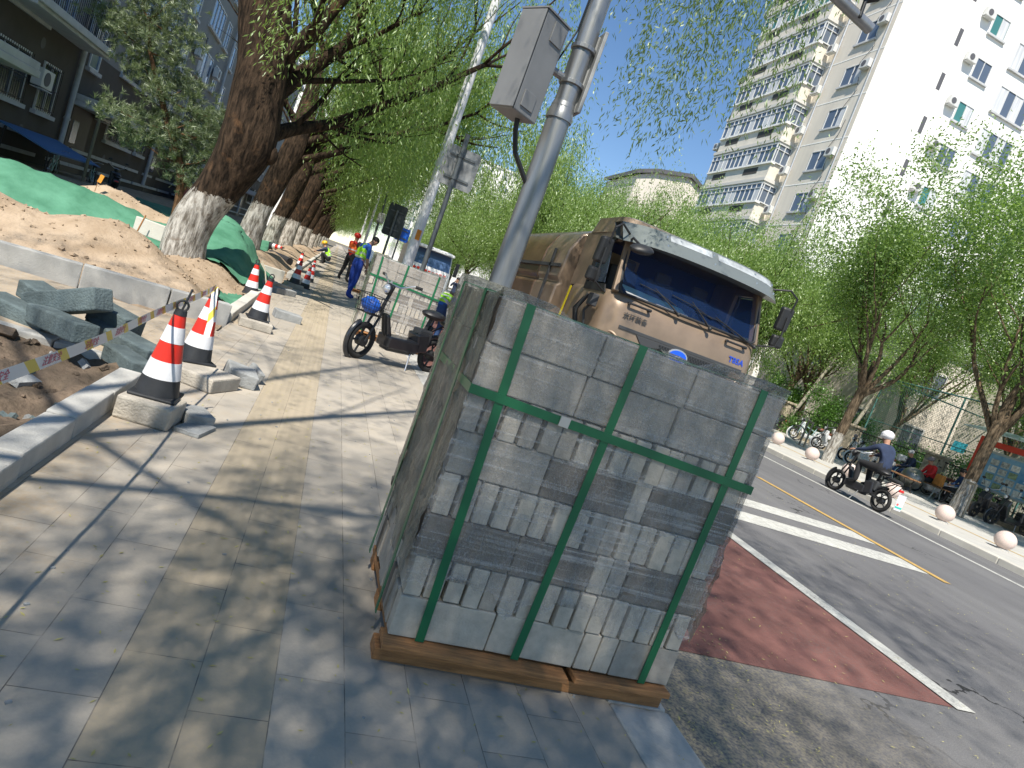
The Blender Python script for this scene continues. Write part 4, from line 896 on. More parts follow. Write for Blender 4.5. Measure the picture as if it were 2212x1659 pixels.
# balcony with dark railing near the left frame edge
b = MB().b2((-10.02, 21.6, 4.50), (-8.95, 27.4, 4.72)); b.b2((-10.0, 21.6, 4.40), (-9.05, 27.4, 4.50)); bal = b.build('balcony', M_trim, B, bevel=.02)
g = MB()
for k in range(44): g.cyl((-8.99, 21.65+k*.133, 4.72), (-8.99, 21.65+k*.133, 5.7), .010, n=5)
for k in range(8): g.cyl((-10+k*.13, 27.36, 4.72), (-10+k*.13, 27.36, 5.7), .010, n=5)
g.b2((-9.01, 21.6, 5.70), (-8.97, 27.4, 5.74)); g.b2((-10, 27.34, 5.70), (-9.01, 27.38, 5.74)); g.build('railing', M_dark, bal)
aw = empty('awning', (-9.1, 23.4, .0), 0, 'low blue plastic awning over parked bicycles at the foot of the grey block', 'awning')
MB().box((0, 1.6, 1.02), (1.5, 4.2, .04), rot(0, 14, 0)).build('sheet', mat('blue_sheet', (.06, .17, .38), .5), aw); g = MB()
for y_ in (-.3, 3.5):
    for x_ in (-.6, .6): g.cyl((x_, y_, 0), (x_, y_, .98-x_*.22), .02, n=6)
g.build('post', M_dark, aw)
g = MB().cyl((-8.3, 25.6, 0), (-8.3, 25.6, 2.62), .05, n=8); tag(g.build('wooden_post', mat('old_post', (.20, .18, .12), .9)), 'slim olive post in front of the grey block entrance', 'post')
g = MB().b2((-9.0, 42, .2), (-8.8, 50, 1.5)); tag(g.build('site_hoarding', mat('hoarding_red', (.22, .02, .03), .7)), 'dark red hoarding panel seen between the first two willow trunks', 'hoarding')

# ---- high tower on the right: corner at (29, 40)
T = empty('tower_block', (0, 0, 0), 0, 'tall cream residential tower, sunlit wall coloured whiter, with glazed bay balconies on the right', 'building')
MB().b2((29, 40, -.4), (58, 57.4, 46)).build('wall', [M_tw], T); g = MB()  # same paint as the cream street side, full sun put into the whiter colour
MB().b2((28.985, 40.02, -.3), (29.0, 57.38, 45.9)).build('street_wall', M_cream, T)
for k in range(15): MB().b2((28.97, 40.01, 1.2+3.05*k), (29.0, 45.7, 1.27+3.05*k)).build('band', M_tw, T)
g = MB().b2((27.75, 45.8, .3), (28.99, 54.7, 44)); g.build('bay', M_cream, T)
F0 = 25.79-3.05*8
for k in range(13):
    zt = F0+3.05*k              # top edge of the ledge above the glazing
    if zt > 36: continue
    l = MB().b2((27.58, 45.6, zt-.16), (29.0, 54.9, zt+.10)); l.b2((27.66, 45.68, zt-.30), (29.0, 54.82, zt-.16)); l.build('ledge', M_band, T)
    z1 = zt-.32; z0 = z1-1.42
    gl = MB().b2((27.68, 45.74, z0), (27.75, 54.76, z1)); gl.b2((27.75, 45.72, z0), (28.95, 45.80, z1))
    gz = gl.build('balcony_glazing', M_cgreen if k == 10 else M_cgl, T)
    f = MB()
    for i in range(15):
        y = 45.76+i*(54.74-45.76)/14; w_ = .10 if i in (0, 7, 14) else .05; f.b2((27.63, y-w_/2, z0), (27.70, y+w_/2, z1))
    for i in (0, 1, 2): f.b2((27.8+i*.55, 45.66, z0), (27.86+i*.55, 45.74, z1))
    for zz, hh in ((z0, .07), (z0+1.0, .04), (z1-.05, .05)): f.b2((27.62, 45.70, zz), (27.71, 54.80, zz+hh)); f.b2((27.71, 45.65, zz), (28.95, 45.73, zz+hh))
    f.build('frame', M_frame, gz)
    for i in range(13):
        if rb.random() < .45: y = 45.9+i*.64; MB().b2((27.66, y, z0+.07), (27.677, y+.5, z0+.98)).build('curtain', M_curt, gz)
    MB().b2((27.60, 45.66, z0-.10), (28.0, 54.84, z0-.0)).build('sill', M_tw, T)
    for y in (47.3, 51.9): MB().b2((27.735, y, z0-.72), (27.765, y+1.9, z0-.22)).build('grille', M_grille, T)
    # single windows between bay and corner, and beyond the bay
    zw = 23.54+3.05*(k-8)
    if 2 < zw < 34:
        window(T, 'x', 28.985, 41.35, 43.1, zw, zw+1.4, -1, M_cgl, 2, curtain=[(.02, .3)] if k % 3 else None)
        if k % 4 != 3: ac_unit(T, (28.72, 40.85, zw+1.05), '-x')
        ac_unit(T, (28.55, 45.1, zw+.1), '-x')
        window(T, 'x', 28.985, 55.3, 56.5, zw, zw+1.4, -1, M_cgl, 1); 
        if k % 2: ac_unit(T, (28.7, 57.0, zw+.6), '-x')
    zn = 26.85+3.05*(k-8)
    if 3 < zn < 34:
        window(T, 'y', 40, 36.3, 37.7, zn, zn+1.35, -1, M_cgreen if k % 2 else M_cgl, 2, curtain=[(.5, .96)] if k % 2 else None)
        ac_unit(T, (35.6, 39.78, zn+.95), '-y', .85); MB().b2((34.0, 39.985, zn+1.2), (34.34, 40.0, zn+2.35)).build('slit_window', M_fan, T)
        window(T, 'y', 40, 39.1, 42.2, zn-1.2, zn+.6, -1, M_cgl, 4, curtain=[(0, .25), (.5, .75)])
        window(T, 'y', 40, 44.5, 46, zn, zn+1.35, -1, M_cgl, 2); window(T, 'y', 40, 49, 52, zn, zn+1.4, -1, M_cgl, 4)
for yy, r_ in ((44.9, .06), (40.35, .05), (55.0, .06)):
    MB().cyl((28.9, yy, 0), (28.9, yy, 44), r_, n=8).build('drainpipe', M_pipe, T, smooth=True)
for k in range(9):
    z_ = 9.5+3.05*k; pts_ = [(28.93, 41.2+rb.uniform(-.3, .3), z_+2.2), (28.9, 41.0, z_+1.2), (28.92, 41.5+rb.uniform(0, .8), z_+.3), (28.95, 42.2, z_-.5)]; MB().tube(pts_, .018, 5).build('cable', M_dark, T)
# low cream houses between the trees
def block(label, x0, x1, y0, y1, h, m, wins, seed=0, name='low_building', glass=None, faces='xy', fh=3.0, roof=M_trim, ww=1.5, wh=1.4, gap=3., zmin=0):
    t = empty(name, (0, 0, 0), 0, label, 'building'); r_ = random.Random(seed); MB().b2((x0, y0, -.4), (x1, y1, h)).build('wall', m, t); MB().b2((x0-.25, y0-.25, h), (x1+.25, y1+.25, h+.3)).build('roof', roof, t)
    n = 0
    z = 1.1
    while z+wh < h-.2:
        if z >= zmin:
            if 'x' in faces:
                y = y0+1.2
                while y+ww < y1-.5 and n < 95: window(t, 'x', x0, y, y+ww, z, z+wh, -1, glass or M_cgl, 2, sill=False, frame=.08); y += ww+gap; n += 1
            x = x0+1.2
            while x+ww < x1-.5 and n < 95: window(t, 'y', y0, x, x+ww, z, z+wh, -1, glass or M_cgl, 2, sill=False, frame=.08); x += ww+gap; n += 1
        z += fh
    return t
block('low cream annex with small windows behind the trees left of the court fence', 28.5, 36, 27.5, 38, 6.6, M_cream, 1, 1)
block('cream house at the right edge behind the notice board and trees', 29, 40, 9, 24, 6.2, M_cream, 1, 2)
# distant buildings
M_far = mat('far_white', (.82, .81, .79), .9, var=.03, scale=.1)
def far_tower(label, x0, x1, y0, d, h, seed, cols, zmin, bays=True):
    t = empty('distant_tower', (0, 0, 0), 0, label, 'building', 'white towers far down the street'); r_ = random.Random(seed)
    MB().b2((x0, y0, 0), (x1, y0+d, h)).build('wall', M_far, t); MB().b2((x0-.3, y0-.3, h), (x1+.3, y0+d, h+.5)).build('roof', M_far, t)
    w_ = (x1-x0)/cols; z = zmin; n = 0
    while z+1.6 < h:
        for k in range(cols):
            xx = x0+k*w_
            if k % 3 == 2: continue
            if k % 3 == 0 and n < 95:
                g = MB().b2((xx+.3, y0-.9, z-.9), (xx+w_*.9, y0, z+1.7)); g.m = 0; o = g.build('bay', M_far, t)
                g = MB().b2((xx+.35, y0-.95, z), (xx+w_*.88, y0-.86, z+1.45)); o2 = g.build('glazing', r_.choice((M_cgl, M_cgl, M_cgreen)), o)
                f = MB(); 
                for q in range(5): a = xx+.35+q*(w_*.88-.35)/4; f.b2((a-.05, y0-1.0, z), (a+.05, y0-.94, z+1.45))
                f.b2((xx+.3, y0-1.0, z+.95), (xx+w_*.9, y0-.94, z+1.02)); f.build('frame', M_frame, o)
            else: 
                g = MB().b2((xx+w_*.3, y0-.02, z), (xx+w_*.62, y0, z+1.4)); g.build('window', r_.choice((M_cgl, M_glass)), t)
            n += 1
        if 'x': 
            for yy in (y0+2, y0+6): MB().b2((x0-.02, yy, z), (x0, yy+1.6, z+1.4)).build('window', M_cgl, t)
        z += 3.0
    MB().b2((x0+(x1-x0)*.72, y0, h), (x0+(x1-x0)*.93, y0+4, h+3.2)).build('lift_house', M_far, t)
    return t
far_tower('distant white tower left of the white lamp pole, narrow with stacked loggias', 12.6, 17.3, 168, 14, 23.2, 1, 3, 9)
far_tower('distant lower white tower behind the grey sign back', 17.4, 27.0, 171, 14, 23.8, 2, 6, 8)
far_tower('distant tallest white tower, right of the grey sign back', 27.1, 40.5, 170, 16, 32.4, 3, 8, 12)
t = block('pale building with a low dark roof edge peeping over the trees left of the tower', 43.3, 55.5, 110, 124, 23.5, M_cream, 1, 5, 'distant_building', fh=3.0, zmin=16)
MB().prism([(43.2, 24), (43.2, 29.6), (46, 31.0), (52.5, 32.7), (55.6, 31.6), (55.6, 24)], 'y', 109.8, 124).build('gable', M_cream, t)
MB().prism([(42.6, 29.6), (46, 31.0), (52.6, 32.7), (56.3, 31.2), (56.3, 31.8), (52.7, 33.4), (46, 31.7), (42.6, 30.3)], 'y', 109.2, 124.5).build('pitched_roof', mat('slate', (.10, .10, .11), .9, var=.2, scale=1), t)
for i, (x, y, h) in enumerate([(-9.8, 108, 24), (-10, 150, 30)]):
    block(f'pale block far down the left side, {"nearer" if i == 0 else "farther"} of two, glimpsed through willows', x-14, x, y, y+30, h, M_far, 1, 9+i, 'distant_building', faces='y', zmin=2)

# ================================================================== POLES AND SIGNS
M_galv = mat('galvanised', (.27, .28, .29), .42, .7, var=.25, scale=5, stretch=(1, 1, .15), bump=.1)
M_polew = mat('pole_white', (.74, .75, .77), .5, var=.05, scale=3); M_cab = mat('cabinet_grey', (.185, .19, .195), .5, .1, var=.07, scale=4)
M_signb = mat('sign_back', (.26, .27, .275), .6, .4, var=.3, scale=5); M_signd = mat('sign_back_dark', (.05, .06, .065), .6, .3, var=.25, scale=4)
p = empty('traffic_pole', (1.50, 6.17, 0), 0, 'thick galvanised steel pole rising behind the big block pallet, carrying a cabinet', 'pole')
g = MB().tube([(0, 0, 0), (0, 0, 3.1)], [.118, .112], 16); g.build('pole', M_galv, p, smooth=True); g = MB().tube([(0, 0, 3.1), (-.02, .0, 6.1)], [.098, .088], 16); g.build('upper_pole', M_galv, p, smooth=True)
g = MB().lathe([(.125, 2.98), (.125, 3.02), (.118, 3.05), (.103, 3.14)], 20); g.build('collar', M_galv, p, smooth=True)
g = MB()
for z in (3.3, 3.62): g.lathe([(.112, z), (.118, z+.005), (.118, z+.035), (.112, z+.04)], 20)
g.build('clamp_ring', M_galv, p)
g = MB().tube([(-.02, 0, 5.55), (1.1, .02, 5.40), (2.75, .03, 5.10)], [.07, .062, .055], 14); g.build('mast_arm', M_galv, p, smooth=True)
cm = MB().box((2.55, .0, 5.42), (.28, .16, .14), rot(0, 12, 20)); cm.cyl((2.55, -.02, 5.1), (2.55, 0, 5.4), .02); cm.build('camera_box', M_dark, p, bevel=.02)
g = MB().tube([(-.09, -.03, 5.6), (-.10, -.04, 4.6), (-.12, -.05, 3.75), (-.2, -.05, 3.45), (-.31, -.04, 3.2), (-.33, -.04, 2.95)], .009, 6); g.build('cable', M_dark, p)
g = MB().tube([(-.40, -.15, 2.86), (-.37, -.12, 2.72), (-.30, -.08, 2.55), (-.10, -.02, 2.35)], .024, 8); g.build('conduit', M_dark, p)
g = MB().cyl((-.30, -.05, 3.36), (-.08, 0, 3.34), .035, n=12); g.build('bracket', M_galv, p)
cb = MB().box((0, 0, 0), (.32, .29, .86)).build('cabinet', M_cab, p, bevel=.012); cb.location = (-.44, -.16, 3.24); cb.rotation_euler = (0, R(1.0), R(34))
MB().box((-.168, 0, .0), (.016, .285, .84)).build('door', M_cab, cb, bevel=.004); MB().box((-.163, -.1452, 0), (.006, .004, .86)).build('door_gap', M_dark, cb); MB().box((.045, -.150, .31), (.16, .012, .17)).build('cover_plate', M_cab, cb, bevel=.003)
MB().box((-.02, -.150, -.30), (.16, .012, .14)).build('cover_plate', M_cab, cb, bevel=.003); MB().box((0, 0, .436), (.35, .31, .014)).build('lid', M_cab, cb)
pl = MB().box((.13, .02, 3.46), (.035, .26, .74)).box((.12, 0, 3.45), (.06, .03, .7)); pl.build('side_plate', M_signb, p, bevel=.006)
p = empty('street_lamp', (1.5, 14.93, 0), 0, 'white painted lamp pole with a small orange sticker behind the second pallet', 'pole')
MB().tube([(0, 0, 0), (0, 0, 8.4)], [.125, .085], 16).build('pole', M_polew, p, smooth=True); MB().lathe([(.128, 0), (.17, .01), (.17, .03), (.128, .04)], 16).build('base_flange', M_polew, p)
MB().box((.01, -.114, 1.98), (.10, .02, .22)).build('sticker', mat('sticker_orange', (.62, .22, .02), .6), p); MB().tube([(0, 0, 8.3), (.5, 0, 8.9), (1.8, 0, 9.1)], .05, 10).build('lamp_arm', M_polew, p); MB().box((2.1, 0, 9.1), (.7, .25, .1)).build('lamp_head', M_polew, p, bevel=.03)
def sign_post(loc, h, r, cx, zc, w_, hh, m, mp, label, cat='road sign', ry=0, front=None):
    t = empty('road_sign', loc, R(ry), label, cat); MB().cyl((0, 0, 0), (0, 0, h), r, n=12).build('pole', mp, t, smooth=True)
    g = MB(); n = 6; rc = .07; pts = []
    for (sx, sz, a0) in ((1, 1, 0), (-1, 1, 90), (-1, -1, 180), (1, -1, 270)):
        for k in range(n+1): a = R(a0+90*k/n); pts.append((cx+sx*(w_/2-rc)+rc*math.cos(a), zc+sz*(hh/2-rc)+rc*math.sin(a)))
    g.prism(pts, 'y', r+.03, r+.045); pn = g.build('panel', m, t)
    g = MB()
    for z in (zc-hh*.28, zc+hh*.28): g.b2((cx-w_*.36, r+.004, z-.018), (cx+w_*.36, r+.03, z+.018)); g.lathe([(r+.002, z-.03), (r+.012, z-.028), (r+.012, z+.028), (r+.002, z+.03)], 14)
    g.build('bracket', mp, t); return t
sign_post((1.5, 12.1, 0), 3.78, .045, .05, 3.20, .64, .70, M_signb, mat('post_grey', (.12, .135, .145), .55, .4), 'grey back of a rounded square sign on a dark slim post')
sign_post((1.45, 23.0, 0), 2.9, .04, .02, 2.55, .62, 1.08, M_signd, mat('post_grey', (.1, .1, .1)), 'dark upright sign back standing left of the white lamp pole')
sign_post((2.35, 30.5, 0), 3.1, .04, .1, 2.52, .62, .6, mat('sign_blue', (.01, .12, .62), .45), mat('post_grey', (.1, .1, .1)), 'small bright blue sign beside the white truck cab')
M_sw = mat('sign_white', (.75, .76, .78), .5)
MB().b2((2.25, 30.54, 2.45), (2.65, 30.56, 2.62)).build('arrow', M_sw, bpy.data.objects['road_sign.002']) if False else None
for i, (x, y, h, r0, m, lb_) in enumerate([(1.5, 45, 6.3, .10, M_polew, 'white pole, right one of the distant pair beside the willow foliage'), (1.5, 59, 7.2, .10, M_polew, 'white pole, left thinner one of the distant pair'), (1.55, 35, 6.2, .07, mat('post_grey', (.1, .1, .1)), 'dark slender lamp post with a pale lamp head between white poles and sign')]):
    t = empty('street_lamp', (x, y, 0), 0, lb_, 'pole'); MB().tube([(0, 0, 0), (-.05 if i < 2 else -.1, 0, h)], [r0, r0*.6], 12).build('pole', m, t, smooth=True); MB().ball((-.1, 0, h+.1), .13 if i == 2 else .07, 12, (1, 1, 1.4)).build('lamp_head', M_polew, t)
    if i == 2: MB().box((.0, 0, 3.1), (.35, .3, .5)).build('signal_box', M_signb, t, bevel=.03)
# ================================================================== SWEEPER TRUCK (front faces the viewer, cab at y 7.6, x 3.2..5.5)
M_bronze = mat('bronze_paint', (.245, .18, .125), .42, .25, coat=.3, var=.14, scale=3); M_bronzed = mat('bronze_faded', (.46, .36, .29), .6, var=.1, scale=6)
M_body = mat('body_brown', (.14, .085, .05), .4, .3, coat=.3, var=.2, scale=2); M_plast = mat('black_plastic', (.018, .019, .021), .5); M_plastg = mat('grey_plastic', (.045, .048, .052), .6)
M_visor = mat('visor_grey', (.20, .225, .22), .28, .35, var=.03, scale=2); M_visw = mat('visor_chalk', (.33, .36, .38), .6, var=.4, scale=5); M_navy = mat('cab_navy', (.03, .05, .16), .7)
M_rub = mat('rubber', (.02, .02, .02), .85, bump=.2, bscale=60); M_steel = mat('steel', (.5, .5, .5), .35, .9); M_blue = mat('emblem_blue', (.01, .10, .70), .35); M_alu = mat('chrome_rim', (.55, .56, .58), .3, .8)
M_paper = mat('paper_cyan', (.50, .85, .88), .7); M_paperw = mat('paper_white', (.75, .77, .78), .7); M_dash = mat('dashboard', (.16, .18, .185), .7)
def glass_mat():
    m = bpy.data.materials.new('clear_glass'); m.use_nodes = True; N, L, b = nodes_of(m); b.inputs['Base Color'].default_value = (.015, .04, .13, 1); b.inputs['Roughness'].default_value = .03
    b.inputs['Alpha'].default_value = .30; b.inputs['Specular IOR Level'].default_value = .8; return m
M_clear = glass_mat()
def loft(g, secs):
    n = len(secs[0]); vs = [p for s_ in secs for p in s_]; k = len(secs)
    return g.add(vs, [(i*n+j, i*n+(j+1) % n, (i+1)*n+(j+1) % n, (i+1)*n+j) for i in range(k-1) for j in range(n)]+[tuple(reversed(range(n))), tuple((k-1)*n+j for j in range(n))])
def rrect(x0, x1, y0, y1, r, z, n=6):
    pts = []
    for (cx, cy, a0) in ((x1-r, y1-r, 0), (x0+r, y1-r, 90), (x0+r, y0+r, 180), (x1-r, y0+r, 270)):
        for k in range(n+1): a = R(a0+90*k/n); pts.append((cx+r*math.cos(a), cy+r*math.sin(a), z))
    return pts
TX0, TX1, TY = 3.20, 5.52, 7.60
t = empty('sweeper_truck', (0, 0, 0), 0, 'bronze brown road sweeper truck with dark windscreen and grey visor parked at the kerb', 'truck')
g = MB(); loft(g, [rrect(TX0, TX1, TY+.02, 9.25, .22, z) for z in (.28, .62)]+[rrect(TX0, TX1, TY-.02, 9.25, .24, z) for z in (1.05, 1.30, 1.52)]+[rrect(TX0, TX1, TY+.0, 9.25, .24, 1.66), rrect(TX0+.01, TX1-.01, TY+.03, 9.25, .25, 1.80), rrect(TX0+.03, TX1-.03, TY+.08, 9.25, .26, 1.85)])
g.build('cab_body', M_bronze, t, smooth=True)
# cab greenhouse: pillars, roof, back wall, interior
for xa, xb in ((TX0+.09, TX0+.14), (TX1-.09, TX1-.14)): MB().bar((xa, TY+.12, 1.84), (xb, TY+.40, 2.62), .085, .10).build('pillar', M_bronze, t, bevel=.015)
for x in (TX0+.06, TX1-.06):
    MB().b2((x-.03, 8.55, 1.83), (x+.03, 9.25, 2.6)).build('pillar', M_bronze, t, bevel=.01); MB().b2((x-.03, TY+.45, 2.48), (x+.03, 8.55, 2.62)).build('door_header', M_bronze, t, bevel=.01)
g = MB(); loft(g, [rrect(TX0+.02, TX1-.02, TY+.38, 9.25, .18, 2.6), rrect(TX0+.06, TX1-.06, TY+.5, 9.22, .2, 2.82), rrect(TX0+.2, TX1-.2, TY+.75, 9.1, .2, 2.88)]); g.build('roof', M_bronze, t, smooth=True)
ci = MB().b2((TX0+.08, 9.15, 1.8), (TX1-.08, 9.22, 2.6)); ci.b2((TX0+.1, 8.3, 1.80), (TX1-.1, 9.15, 1.84)).build('cab_interior', M_navy, t)
MB().b2((TX0+.22, 9.12, 2.08), (TX0+.90, 9.148, 2.46)).build('rear_window', mat('painted_rear_glow', (.36, .30, .22), .8), t)  # beige colour stands in for the lit body seen through the rear window
g = MB(); 
for x in (TX0+.55, TX0+1.15, TX1-.55): g.box((x, 8.75, 2.02), (.44, .14, .5), rot(-8, 0, 0)); g.box((x, 8.73, 2.32), (.26, .1, .16))
g.build('seat', mat('seat_grey', (.07, .075, .085), .9), t, bevel=.04)
MB().b2((TX0+.12, TY+.14, 1.80), (TX1-.12, 8.15, 1.865)).build('dashboard', M_dash, t, bevel=.02)
p_ = MB().add([(TX0+.33, TY+.22, 1.868), (TX0+1.25, TY+.24, 1.868), (TX0+1.28, TY+.55, 1.98), (TX0+.30, TY+.52, 2.00)], [(0, 1, 2, 3)]).build('papers', M_paper, t)
MB().add([(TX0+.30, TY+.19, 1.872), (TX0+.62, TY+.19, 1.872), (TX0+.62, TY+.30, 1.912), (TX0+.30, TY+.30, 1.912)], [(0, 1, 2, 3)]).build('note', M_paperw, p_)
MB().add([(TX0+.75, TY+.19, 1.872), (TX0+1.25, TY+.20, 1.872), (TX0+1.25, TY+.31, 1.915), (TX0+.75, TY+.31, 1.915)], [(0, 1, 2, 3)]).build('note', M_paperw, p_)
MB().torus((TX1-.62, TY+.50, 1.98), .21, .014, rot(55, 0, 0)).build('steering_wheel', M_plast, t, smooth=True)
MB().box((TX0+1.36, TY+.33, 1.99), (.20, .02, .05), rot(-20, 0, 0)).box((TX0+1.36, TY+.35, 1.93), (.05, .05, .12)).build('phone_holder', M_plast, t, bevel=.005)
# windscreen: slanted pane with black rubber edge
def ws(u, v, off=0.):   # u across 0..1, v up 0..1
    bow = .07*math.sin(math.pi*u); return (TX0+.10+.03*v+(TX1-TX0-.20-.06*v)*u, TY+.07+.30*v-bow-off, 1.855+.72*v)
def sheet(us, vs_, off, name, m, par):
    V = [ws(u, v, off) for v in vs_ for u in us]; n = len(us); F = [(i*n+j, i*n+j+1, (i+1)*n+j+1, (i+1)*n+j) for i in range(len(vs_)-1) for j in range(n-1)]
    return MB().add(V, F).build(name, m, par, smooth='all')
us = list(np.linspace(.01, .99, 17)); wd = sheet(us, [0.02, .3, .6, .98], 0, 'windscreen', M_clear, t)
g = MB(); per = [ws(u, .0, .008) for u in np.linspace(.03, .97, 14)]+[ws(.99, .05, .008), ws(1, .5, .008), ws(1, .97, .008)]+[ws(u, 1, .008) for u in np.linspace(.97, .03, 14)]+[ws(0, .97, .008), ws(0, .5, .008), ws(.01, .05, .008)]
g.tube(per+[per[0]], .020, 6); g.build('seal', M_plast, wd, smooth=True)
MB().cyl(ws(.085, .80, .004), ws(.085, .80, .008), .022, n=14).build('sticker', mat('sticker_blue', (.35, .55, .75), .5), wd)
g = MB()
for u0, u1, v0, v1 in ((.40, .22, -.01, .28), (.63, .48, -.04, .30), (.985, .66, -.05, .20)):
    a = Vector(ws(u0, v0, .035)); b = Vector(ws(u1, v1, .03)); g.tube([a, a.lerp(b, .5)+Vector((0, -.01, 0)), b], [.014, .009, .006], 6); c = b-(b-a)*.2
    g.tube([Vector(ws(u1-.14 if u1 > .3 else u1-.1, v1-.02, .022)), c, Vector(ws(min(.97, u1+.16), v1-.16, .022))], .006, 5); g.ball(a, .028, 10)
g.build('wiper', M_plast, t, smooth=True)
# side glass, door line, sun visor
for x, s_ in ((TX0+.02, -1), (TX1-.02, 1)):
    MB().prism([(TY+.36, 1.92), (8.5, 1.92), (8.5, 2.46), (TY+.55, 2.46)], 'x', x, x+.01*s_).build('side_window', M_glass, t)
    MB().prism([(TY+.22, 1.80), (8.58, 1.80), (8.58, 2.52), (TY+.42, 2.52), (TY+.50, 2.47), (8.52, 2.47), (8.52, 1.9), (TY+.30, 1.9)], 'x', x+.004*s_, x+.022*s_).build('window_trim', M_plast, t)
g = MB(); prof = []
def vis(u, w):  # u across; w 0 bottom .. 1 top
    a = (u-.5)*2; c = .28*abs(a)**6; x = TX0-.04+(TX1-TX0+.06)*u; return (x, TY-.14+.46*w*.5+c, 2.46+.25*w+.045*(1-a*a))
U = list(np.linspace(0, 1, 33)); V = [vis(u, 0) for u in U]+[vis(u, .12) for u in U]+[vis(u, 1) for u in U]+[(vis(u, 1)[0], TY+.62, vis(u, 1)[2]-.0) for u in U]+[(vis(u, 0)[0], TY+.40, vis(u, 0)[2]+.04) for u in U]; n = 33
F = [(i*n+j, i*n+j+1, (i+1)*n+j+1, (i+1)*n+j) for i in range(4) for j in range(n-1)]+[(4*n+j, 4*n+j+1, j+1, j) for j in range(n-1)]
vz = g.add(V, F).build('sun_visor', M_visor, t, smooth=True)
g = MB()
for a, b in ((.23, .49), (.53, .92)):
    uu = list(np.linspace(a, b, 9)); V = [tuple(Vector(vis(u, .62))+Vector((0, -.004, 0))) for u in uu]+[tuple(Vector(vis(u, .93))+Vector((0, -.004, 0))) for u in uu]
    MB().add(V, [(j, j+1, 9+j+1, 9+j) for j in range(8)]).build('clear_strip', M_visw, vz)
for u in (.21, .50, .78, .935):
    for w_ in (.35, .8): q = Vector(vis(u, w_)); MB().cyl(q+Vector((0, -.012, 0)), q, .014, n=8).build('bolt', M_steel, vz)
# front panel details
g = MB().b2((TX0+.24, TY-.032, 1.432), (TX1-.2, TY-.018, 1.475)); g.build('dark_strip', M_plastg, t, bevel=.004)
g = MB().prism([(TX0+.50, 1.430), (TX1-.34, 1.430), (TX1-.45, 1.33), (TX1-.60, 1.285), (TX0+.80, 1.285), (TX0+.60, 1.33)], 'y', TY-.034, TY-.018); gr_ = g.build('grille', M_plastg, t, bevel=.006)
g = MB()
for r_ in range(4):
    for k in range(26): g.box((TX0+.86+k*.042+(r_ % 2)*.021, TY-.036, 1.405-r_*.028), (.026, .012, .016))
g.build('mesh', M_plast, gr_)
g = MB(); 
for k in range(28): a = 2*math.pi*k/28; 
g.prism([(4.34+.150*math.cos(2*math.pi*k/28), 1.345+.098*math.sin(2*math.pi*k/28)) for k in range(28)], 'y', TY-.055, TY-.03); em = g.build('emblem', M_alu, t, bevel=.004)
MB().prism([(4.34+.128*math.cos(2*math.pi*k/28), 1.345+.080*math.sin(2*math.pi*k/28)) for k in range(28)], 'y', TY-.062, TY-.054).build('emblem_field', M_blue, em)
g = MB()
for sx in (-.035, .01): g.tube([(4.34+sx, TY-.064, 1.325), (4.34+sx+.02, TY-.064, 1.36), (4.34+sx+.03, TY-.064, 1.34)], .006, 5)
g.build('emblem_mark', M_sw, em)
def txt_front(s_, size, m, x, z, y, par, name='lettering', bold=0.): return text_mesh(s_, size, m, par, name, Matrix(((1, 0, 0, x), (0, 0, -1, y), (0, 1, 0, z), (0, 0, 0, 1))), .002, bold)
txt_front('京环装备', .088, M_plastg, TX0+.42, 1.60, TY-.021, t, bold=.001)
o = txt_front('T85A', .105, mat('letter_blue', (.03, .09, .55), .3, .3), TX1-.33, 1.555, TY-.022, t, bold=.003)
MB().box((4.3, TY+.0, 1.74), (1.4, .012, .085), rot(-17, 0, 0)).build('faded_patch', M_bronzed, t) if False else None
for x in (TX0+.42, TX1-.42):
    g = MB().cyl((x-.15, TY-.035, 1.765), (x+.15, TY-.035, 1.765), .014, n=8); g.cyl((x-.15, TY-.035, 1.765), (x-.13, TY+.05, 1.765), .020, n=8); g.cyl((x+.15, TY-.035, 1.765), (x+.13, TY+.05, 1.765), .020, n=8); g.build('grab_handle', M_plast, t, smooth=True)
for x, s_ in ((TX0+.12, 1), (TX1-.12, -1)):
    g = MB(); g.torus((x+.05*s_, TY+.0, 1.24), .12, .018, rot(90, 0, -35*s_), a0=20, a1=170); g.build('headlight_rim', M_bronze, t, smooth=True)
    MB().ball((x+.08*s_, TY+.03, .78), .13, 16, (1.2, .5, .8)).build('headlight', mat('lamp_glass', (.5, .52, .55), .1, .3), t)
MB().b2((TX0+.02, TY-.10, .18), (TX1-.02, TY+.3, .55)).build('bumper', M_bronzed, t, bevel=.04)
# mirrors
def mirror(x, y, z, s_, sz=1.):
    g = MB().box((x, y, z+.05), (.17, .11, .32), rot(4, 0, 12*s_)); m1 = g.build('mirror', M_plast, t, bevel=.03); g = MB().box((x-.02*s_, y, z-.26), (.17, .10, .17), rot(4, 0, 12*s_)); g.build('mirror', M_plast, t, bevel=.03)
    g = MB().tube([(x+.02, y-.06, z+.16), (x+.01, y-.10, z+.34), (x+.10*s_, y-.06, z+.42), (x+.30*s_, y+.10, z+.36)], .014, 8); g.tube([(x, y-.07, z+.08), (x, y-.08, z-.16), (x+.02*s_, y-.06, z-.34), (x+.20*s_, y+.06, z-.40)], .013, 8); g.build('mirror_arm', M_plast, t, smooth=True)
mirror(TX0-.27, TY+.06, 2.20, 1); mirror(TX1+.20, TY+.10, 2.26, -1)
g = MB().ball((TX0+.06, TY-.26, 2.38), .155, 18, (1., .75, .38), rot(18, -10, 0)); g.build('round_mirror', M_plast, t, smooth=True); MB().tube([(TX0+.06, TY-.22, 2.42), (TX0+.0, TY-.05, 2.50), (TX0+.05, TY+.12, 2.5)], .015, 8).build('mirror_arm', M_plast, t)
